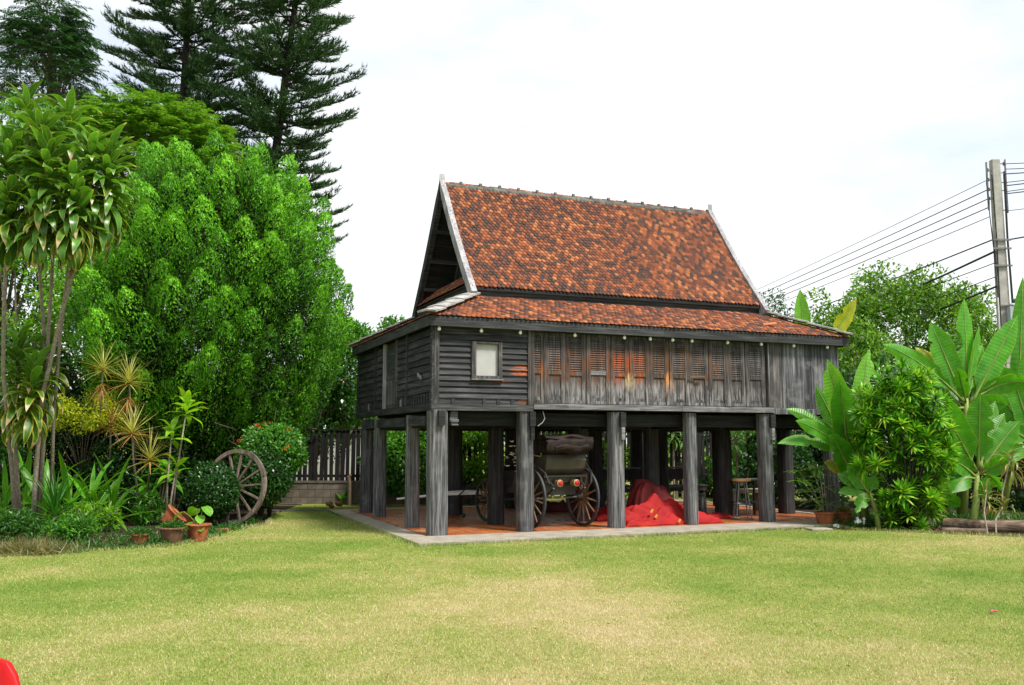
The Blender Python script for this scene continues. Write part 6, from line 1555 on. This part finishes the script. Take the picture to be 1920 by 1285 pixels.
# ---- narrow leaved shrub in the middle of the bed
pb = at(1700, 1000, 16.65); pl_ = empty('rosette_shrub', (pb.x, pb.y, GZ), 0, 'big glossy shrub of narrow leaved rosettes in front of the banana plants', 'shrub')
def ros_mesh(n, L, W, seed):
    rg = np.random.default_rng(seed); i = np.arange(n); t = (i + .5) / n; az = i * 2.39996; el = 1.35 - 1.75 * t + rg.normal(0, .12, n)
    D = np.stack([np.cos(az) * np.cos(el), np.sin(az) * np.cos(el), np.sin(el)], 1); Pb = np.stack([np.zeros(n), np.zeros(n), -.10 * t], 1); Nn = np.stack([-np.cos(az) * np.sin(el), -np.sin(az) * np.sin(el), np.cos(el)], 1)
    S = np.cross(D, Nn); Ls = L * rg.uniform(.75, 1.1, n)[:, None]; V = []
    for q_, w in ((0, .3), (.35, 1), (.72, .8), (1.0, .05)):
        c = Pb + D * Ls * q_ + np.array([0, 0, -1]) * (Ls * .22 * q_ ** 2); V += [c - S * W / 2 * w, c + S * W / 2 * w]
    V = np.stack(V, 1).reshape(-1, 3); Fq = np.concatenate([np.stack([i * 8 + k, i * 8 + k + 1, i * 8 + k + 3, i * 8 + k + 2], 1) for k in (0, 2, 4)])
    me = mesh_np('rosette', V, Fq, smooth=True); me.materials.append(M['pleomele']); return me
rm = [ros_mesh(58, .25, .040, s_) for s_ in range(5)]
rl_ = [(1648, 742), (1702, 735), (1720, 760), (1690, 690), (1664, 700), (1755, 745), (1612, 740), (1625, 760), (1660, 800), (1690, 790), (1716, 800), (1632, 800), (1650, 830), (1680, 835), (1708, 830), (1738, 815), (1764, 812), (1740, 842), (1716, 850), (1775, 855), (1752, 872), (1672, 870), (1640, 865), (1660, 900), (1690, 920), (1674, 935), (1735, 905), (1715, 940), (1728, 985), (1672, 978), (1702, 960), (1655, 950), (1745, 930), (1780, 835), (1620, 815), (1610, 775), (1760, 780), (1735, 765)]
rg2 = random.Random(5); stems = []
for k in range(215):
    if k < len(rl_): u, v = rl_[k]; Y = 16.5 + rg2.uniform(-.35, .15)
    else:
        while True:
            u, v = rg2.uniform(1605, 1792), rg2.uniform(690, 985); c_ = abs(u - 1700) / 95.0
            if c_ < (.30 + .70 * math.sin(PI * min(1, max(0, (v - 650) / 370)))) * (1 + .35 * noise.noise(Vector((u * .03, v * .02, 7)))): break
        Y = 16.6 + rg2.uniform(-.3, 1.0)
    q = rel(u, v, Y, pl_); tilt = Matrix.Rotation(rg2.gauss(0, .3), 4, 'X') @ Matrix.Rotation(max(-.9, min(.9, q.x * .6)) + rg2.gauss(0, .2), 4, 'Y')
    link('rosette', rm[k % 5], None, pl_, Matrix.Translation(q) @ tilt @ Matrix.Rotation(rg2.uniform(0, 6), 4, 'Z') @ Matrix.Scale(rg2.uniform(.8, 1.15), 4)); stems.append(q)
mb = MB()
for q in stems[:40]: mb.tube([(q.x * .12, q.y * .2, 0), (q.x * .45, q.y * .6, q.z * .5), q], [.018, .013, .008], 5, False)
mb.build('stems', M['bark_dark'], pl_)
# long leafy spikes at the top
sp2 = [strap_mesh('leaf', M['strap'], .2, .03, .5, 4, .2, 'lance') for _ in range(2)]
for (u, v, n, s_) in ((1647, 690, 46, .75), (1703, 690, 60, .95), (1728, 705, 44, .6)): rosette(pl_, sp2, rel(u, v, 16.4, pl_), n, 1.2, -.7, s_, (.8, 1.15), az0=u)

# ---- potted palm and its neighbours
pp1 = pot(1548, 992, None, .26, .19, .13, 'terracotta pot holding the slender palm at the slab corner'); pm_ = empty('potted_palm', pp1.location + Vector((0, 0, .22)), 0, 'slender palm with thin pale canes in a terracotta pot', 'palm')
def frond(o, p, az, el, L_, n=13, w=.03):
    d = np.array([math.cos(az) * math.cos(el), math.sin(az) * math.cos(el), math.sin(el)]); P_ = []; D_ = []; p = np.array(p); sd = np.array([-math.sin(az), math.cos(az), 0])
    for i in range(n):
        t = (i + 1) / n; q = p + d * L_ * t + np.array([0, 0, -L_ * .35 * t * t])
        for s_ in (-1, 1): P_.append(q); D_.append(d * .7 + sd * s_ * .8 + np.array([0, 0, -.45 * t]))
    crown('frond', M['palm_leaf'], o, [leaf_quads(np.array(P_), np.array(D_), L_ * .42, w * .7, np.tile(np.array([0, 0, 1.]), (len(P_), 1)), .02)])
for k, (u, v) in enumerate(((1505, 905), (1520, 872), (1535, 880), (1545, 892), (1512, 925), (1550, 915), (1528, 940), (1556, 945), (1540, 950), (1498, 885))):
    q = rel(u, v, pp1.location.y + (.15 if k % 2 else -.1), pm_); MB().tube([(random.gauss(0, .04), random.gauss(0, .04), 0), (q.x * .4, q.y * .4, q.z * .55), q], [.011, .009, .006], 6).build('cane', M['bark_grey'], pm_, True)
    for j in range(4): frond(pm_, q, k * 1.3 + j * 1.6, .35 + random.gauss(0, .2), .26)
pp2 = pot(1582, 975, 17.5, .24, .14, .10, 'smaller terracotta pot behind the log beside the palm')
n = 500; d = rvec(n); d[:, 2] = np.abs(d[:, 2]); e = empty('potted_fern', pp2.location + Vector((0, 0, .2)), 0, 'wilted little plant in the pot behind the log', 'plant'); crown('fronds', M['dry_grass'], e, [leaf_quads(d * .02, d, RNG.uniform(.1, .25, n), .012)])
# ---- logs edging the bed
def log(pts, r_, label):
    P_ = [gnd(u, v) for u, v in pts]; c = P_[0]; o = empty('log', (c.x, c.y, GZ), 0, label, 'log', 'timbers edging the right bed'); q = [Vector((p.x - c.x, p.y - c.y, r_ * .75 + i * .006)) for i, p in enumerate(P_)]
    mb = MB(); n = 16; rad = []
    qq = [];
    for i in range(len(q) - 1):
        for t in np.linspace(0, 1, 7)[:-1]: qq.append(q[i].lerp(q[i + 1], t))
    qq.append(q[-1]); rad = [r_ * (1 + .10 * noise.noise(Vector((i * .5, c.x, 0)))) for i in range(len(qq))]
    mb.tube(qq, rad, n); mb.v = [(x + .02 * noise.noise(Vector((x * 6, y * 6, z_ * 9))), y + .02 * noise.noise(Vector((x * 5, y * 9, z_ * 7 + 4))), z_ + .02 * noise.noise(Vector((x * 5, 3, z_ * 9)))) for x, y, z_ in mb.v]
    mb.build('timber', M['log_wood'], o)
log([(1572, 989), (1640, 990), (1700, 993)], .085, 'weathered log lying beside the potted palm'); log([(1695, 996), (1752, 996)], .10, 'short log section at the foot of the rosette shrub')
log([(1772, 998), (1840, 1003), (1960, 1006)], .115, 'thick weathered log edging the bed at the far right')
log([(1768, 1006), (1850, 1010)], .055, 'thin split log lying in front of the thick right log')
# ---- cordylines with drying leaves at the far right
col_ = [strap_mesh('leaf', M['cordyline'], .38, .045, d_, 7, .3, 'lance', .1, .05, tw) for d_, tw in ((1.6, .4), (2.2, -.5))]
for k, (u, v, bu, bv, Y, n, lb) in enumerate(((1895, 855, 1880, 1002, 16.6, 38, 'drying cordyline with curled brown leaves at the right edge'), (1850, 920, 1852, 1008, 16.2, 20, 'thin cordyline cane with withered leaves behind the right log'), (1880, 950, 1868, 1006, 16.3, 22, 'low cordyline with yellow leaf edges over the right log'))):
    g_ = gnd(bu, bv); o = empty('cordyline_plant', g_, 0, lb, 'cordyline'); q = rel(u, v, Y, o); MB().tube([(0, 0, 0), (q.x * .3, q.y * .5, q.z * .5), q], [.016, .013, .010], 6).build('stem', M['bark_grey'], o); rosette(o, col_, q, n, 1.0, -1.0, .3, (.7, 1.1), az0=k)
# low cover in the right bed
n = 5000; P6 = np.stack([RNG.uniform(6.0, 10.5, n), RNG.uniform(16.6, 19.5, n), np.full(n, GZ)], 1); P6 = P6[inside(P6, bedR)]; n = len(P6); D6 = rvec(n); D6[:, 2] = np.abs(D6[:, 2]) + .5; P6[:, 2] += RNG.uniform(0, .1, n)
tag(crown('ground_cover', M['fern'], None, [leaf_quads(P6, D6, RNG.uniform(.05, .12, n), .025)]), 'low dark ground cover filling the right planting bed', 'ground cover', kind='stuff')
# leaf litter
def litter(name, poly_c, n, label, sx, sy):
    P_ = np.stack([RNG.normal(poly_c[0], sx, n), RNG.normal(poly_c[1], sy, n), np.full(n, GZ + .012)], 1); D_ = rvec(n); D_[:, 2] *= .2; Nn = rvec(n) * .3; Nn[:, 2] += 1
    tag(crown(name, M['dead_leaf'], None, [leaf_quads(P_, D_, RNG.uniform(.03, .08, n), .03, Nn)]), label, 'leaf litter', kind='stuff')
litter('leaf_litter', (7.2, 16.55), 500, 'dry leaves scattered along the right logs', 1.2, .12); litter('leaf_litter', (-6.3, 14.6), 350, 'dry leaves scattered along the left bed edge', .9, .4)
q_ = np.exp(RNG.uniform(math.log(6), math.log(16), 150)); P_ = np.stack([RNG.uniform(-.55, .55, 150) * q_, q_, np.full(150, GZ + .028)], 1); P_ = P_[~(inside(P_, slab_poly) | inside(P_, bedL) | inside(P_, bedR))]; n = len(P_); D_ = rvec(n); D_[:, 2] *= .15; Nn = rvec(n) * .35; Nn[:, 2] += 1
tag(crown('leaf_litter', M['dead_leaf'], None, [leaf_quads(P_, D_, RNG.uniform(.02, .05, n), .018, Nn)]), 'few small dry leaves strewn over the open lawn', 'leaf litter', kind='stuff')
# ---- small things on the grass
q = gnd(1535, 1000); sl_ = empty('stepping_slab', q, .2, 'small flat concrete slab on the lawn by the potted palm', 'slab'); B((-.2, -.14, 0), (.2, .14, .035), 'slab_body', M['concrete'], sl_, .008)
q = gnd(1568, 996); cu = empty('paper_cup', q, 0, 'crushed white cup lying by the log', 'cup'); MB().lathe([(.03, -.04), (.036, .03), (.04, .04), (.035, .038), (.026, -.036)], n=14, M=Matrix.Translation((0, 0, .04)) @ Matrix.Rotation(1.4, 4, 'X') @ Matrix.Rotation(.6, 4, 'Y')).build('cup_body', M['paper'], cu)
q = at(1608, 982, 16.75); bg = empty('crumpled_wrapper', (q.x, q.y, .02), 0, 'crumpled pale plastic wrapper on top of the log', 'litter'); mb = MB()
for k in range(9): a = Vector((random.gauss(0, .04), random.gauss(0, .03), abs(random.gauss(.03, .03)))); mb.add([a, a + Vector((.05, .01, .02)), a + Vector((.03, .02, .07)), a + Vector((-.02, .0, .05))], [(0, 1, 2, 3)])
mb.build('film', M['paper'], bg)
q = gnd(1865, 1163); fl = empty('fallen_flower', q, 0, 'single pink flower fallen on the lawn at the right', 'flower'); mb = MB()
for k in range(5): a = 2 * PI * k / 5; mb.add([(0, 0, .02), (.03 * math.cos(a - .5), .03 * math.sin(a - .5), .035), (.05 * math.cos(a), .05 * math.sin(a), .03), (.03 * math.cos(a + .5), .03 * math.sin(a + .5), .035)], [(0, 1, 2, 3)])
mb.build('petals', M['petal_pink'], fl)
for k, (u, v) in enumerate(((718, 996), (730, 999))): pass
q = gnd(707, 996); yl_ = empty('fallen_leaf', q, 0, 'yellow leaf fallen on the grass beside the slab corner', 'leaf'); MB().add([(-.05, 0, .02), (0, -.03, .03), (.06, 0, .025), (0, .03, .03)], [(0, 1, 2, 3)]).build('blade', M['yellow_cloth'], yl_)
q = gnd(869, 971, 0); bl_ = empty('rubber_ball', q, 0, 'small dark green ball on the tiles behind the corner post', 'ball'); MB().lathe([(.002, 0), (.03, .01), (.045, .045), (.03, .08), (.002, .09)], n=16).build('ball_body', M['bush_dark'], bl_, True)
# ---- red plastic chair, only the corner of its back in the picture
cq = at(46, 1275, 3.25); RC = Vector((cq.x - .23, cq.y - .27, GZ)); ch = empty('plastic_chair', RC, 0.0, 'bright red plastic chair at the bottom left corner', 'chair')
def cr(x, y, z_): return (x, y, z_)
V = []; Fq = []
nx_, nz_ = 15, 11
for j in range(nz_):
    t = j / (nz_ - 1); z_ = .40 + .44 * t
    for i in range(nx_):
        u = i / (nx_ - 1) * 2 - 1; hw = .23 + .015 * t; zz_ = z_
        # rounded upper corners
        x = u * hw; k = max(0, abs(u) - .62) / .38
        if t > .6: zz_ = z_ - ((t - .6) / .4) ** 1.2 * .12 * k ** 2
        V.append((x, .20 + .09 * t - .05 * u * u, zz_))
for j in range(nz_ - 1):
    for i in range(nx_ - 1): a = j * nx_ + i; Fq.append((a, a + 1, a + nx_ + 1, a + nx_))
bk_ = link('backrest', mesh_np('backrest', np.array(V), np.array(Fq), smooth=True), M['plastic_red'], ch); sm = bk_.modifiers.new('t', 'SOLIDIFY'); sm.thickness = .03; sm.offset = 0; bv_ = bk_.modifiers.new('b', 'BEVEL'); bv_.width = .012; bv_.segments = 3
B((-.23, -.22, .40), (.23, .22, .43), 'seat', M['plastic_red'], ch, .012)
for x in (-1, 1):
    for y in (-1, 1): MB().tube([(x * .2, y * .18, .40), (x * .24, y * .24, 0)], [.03, .022], 10).build('leg', M['plastic_red'], ch, True)
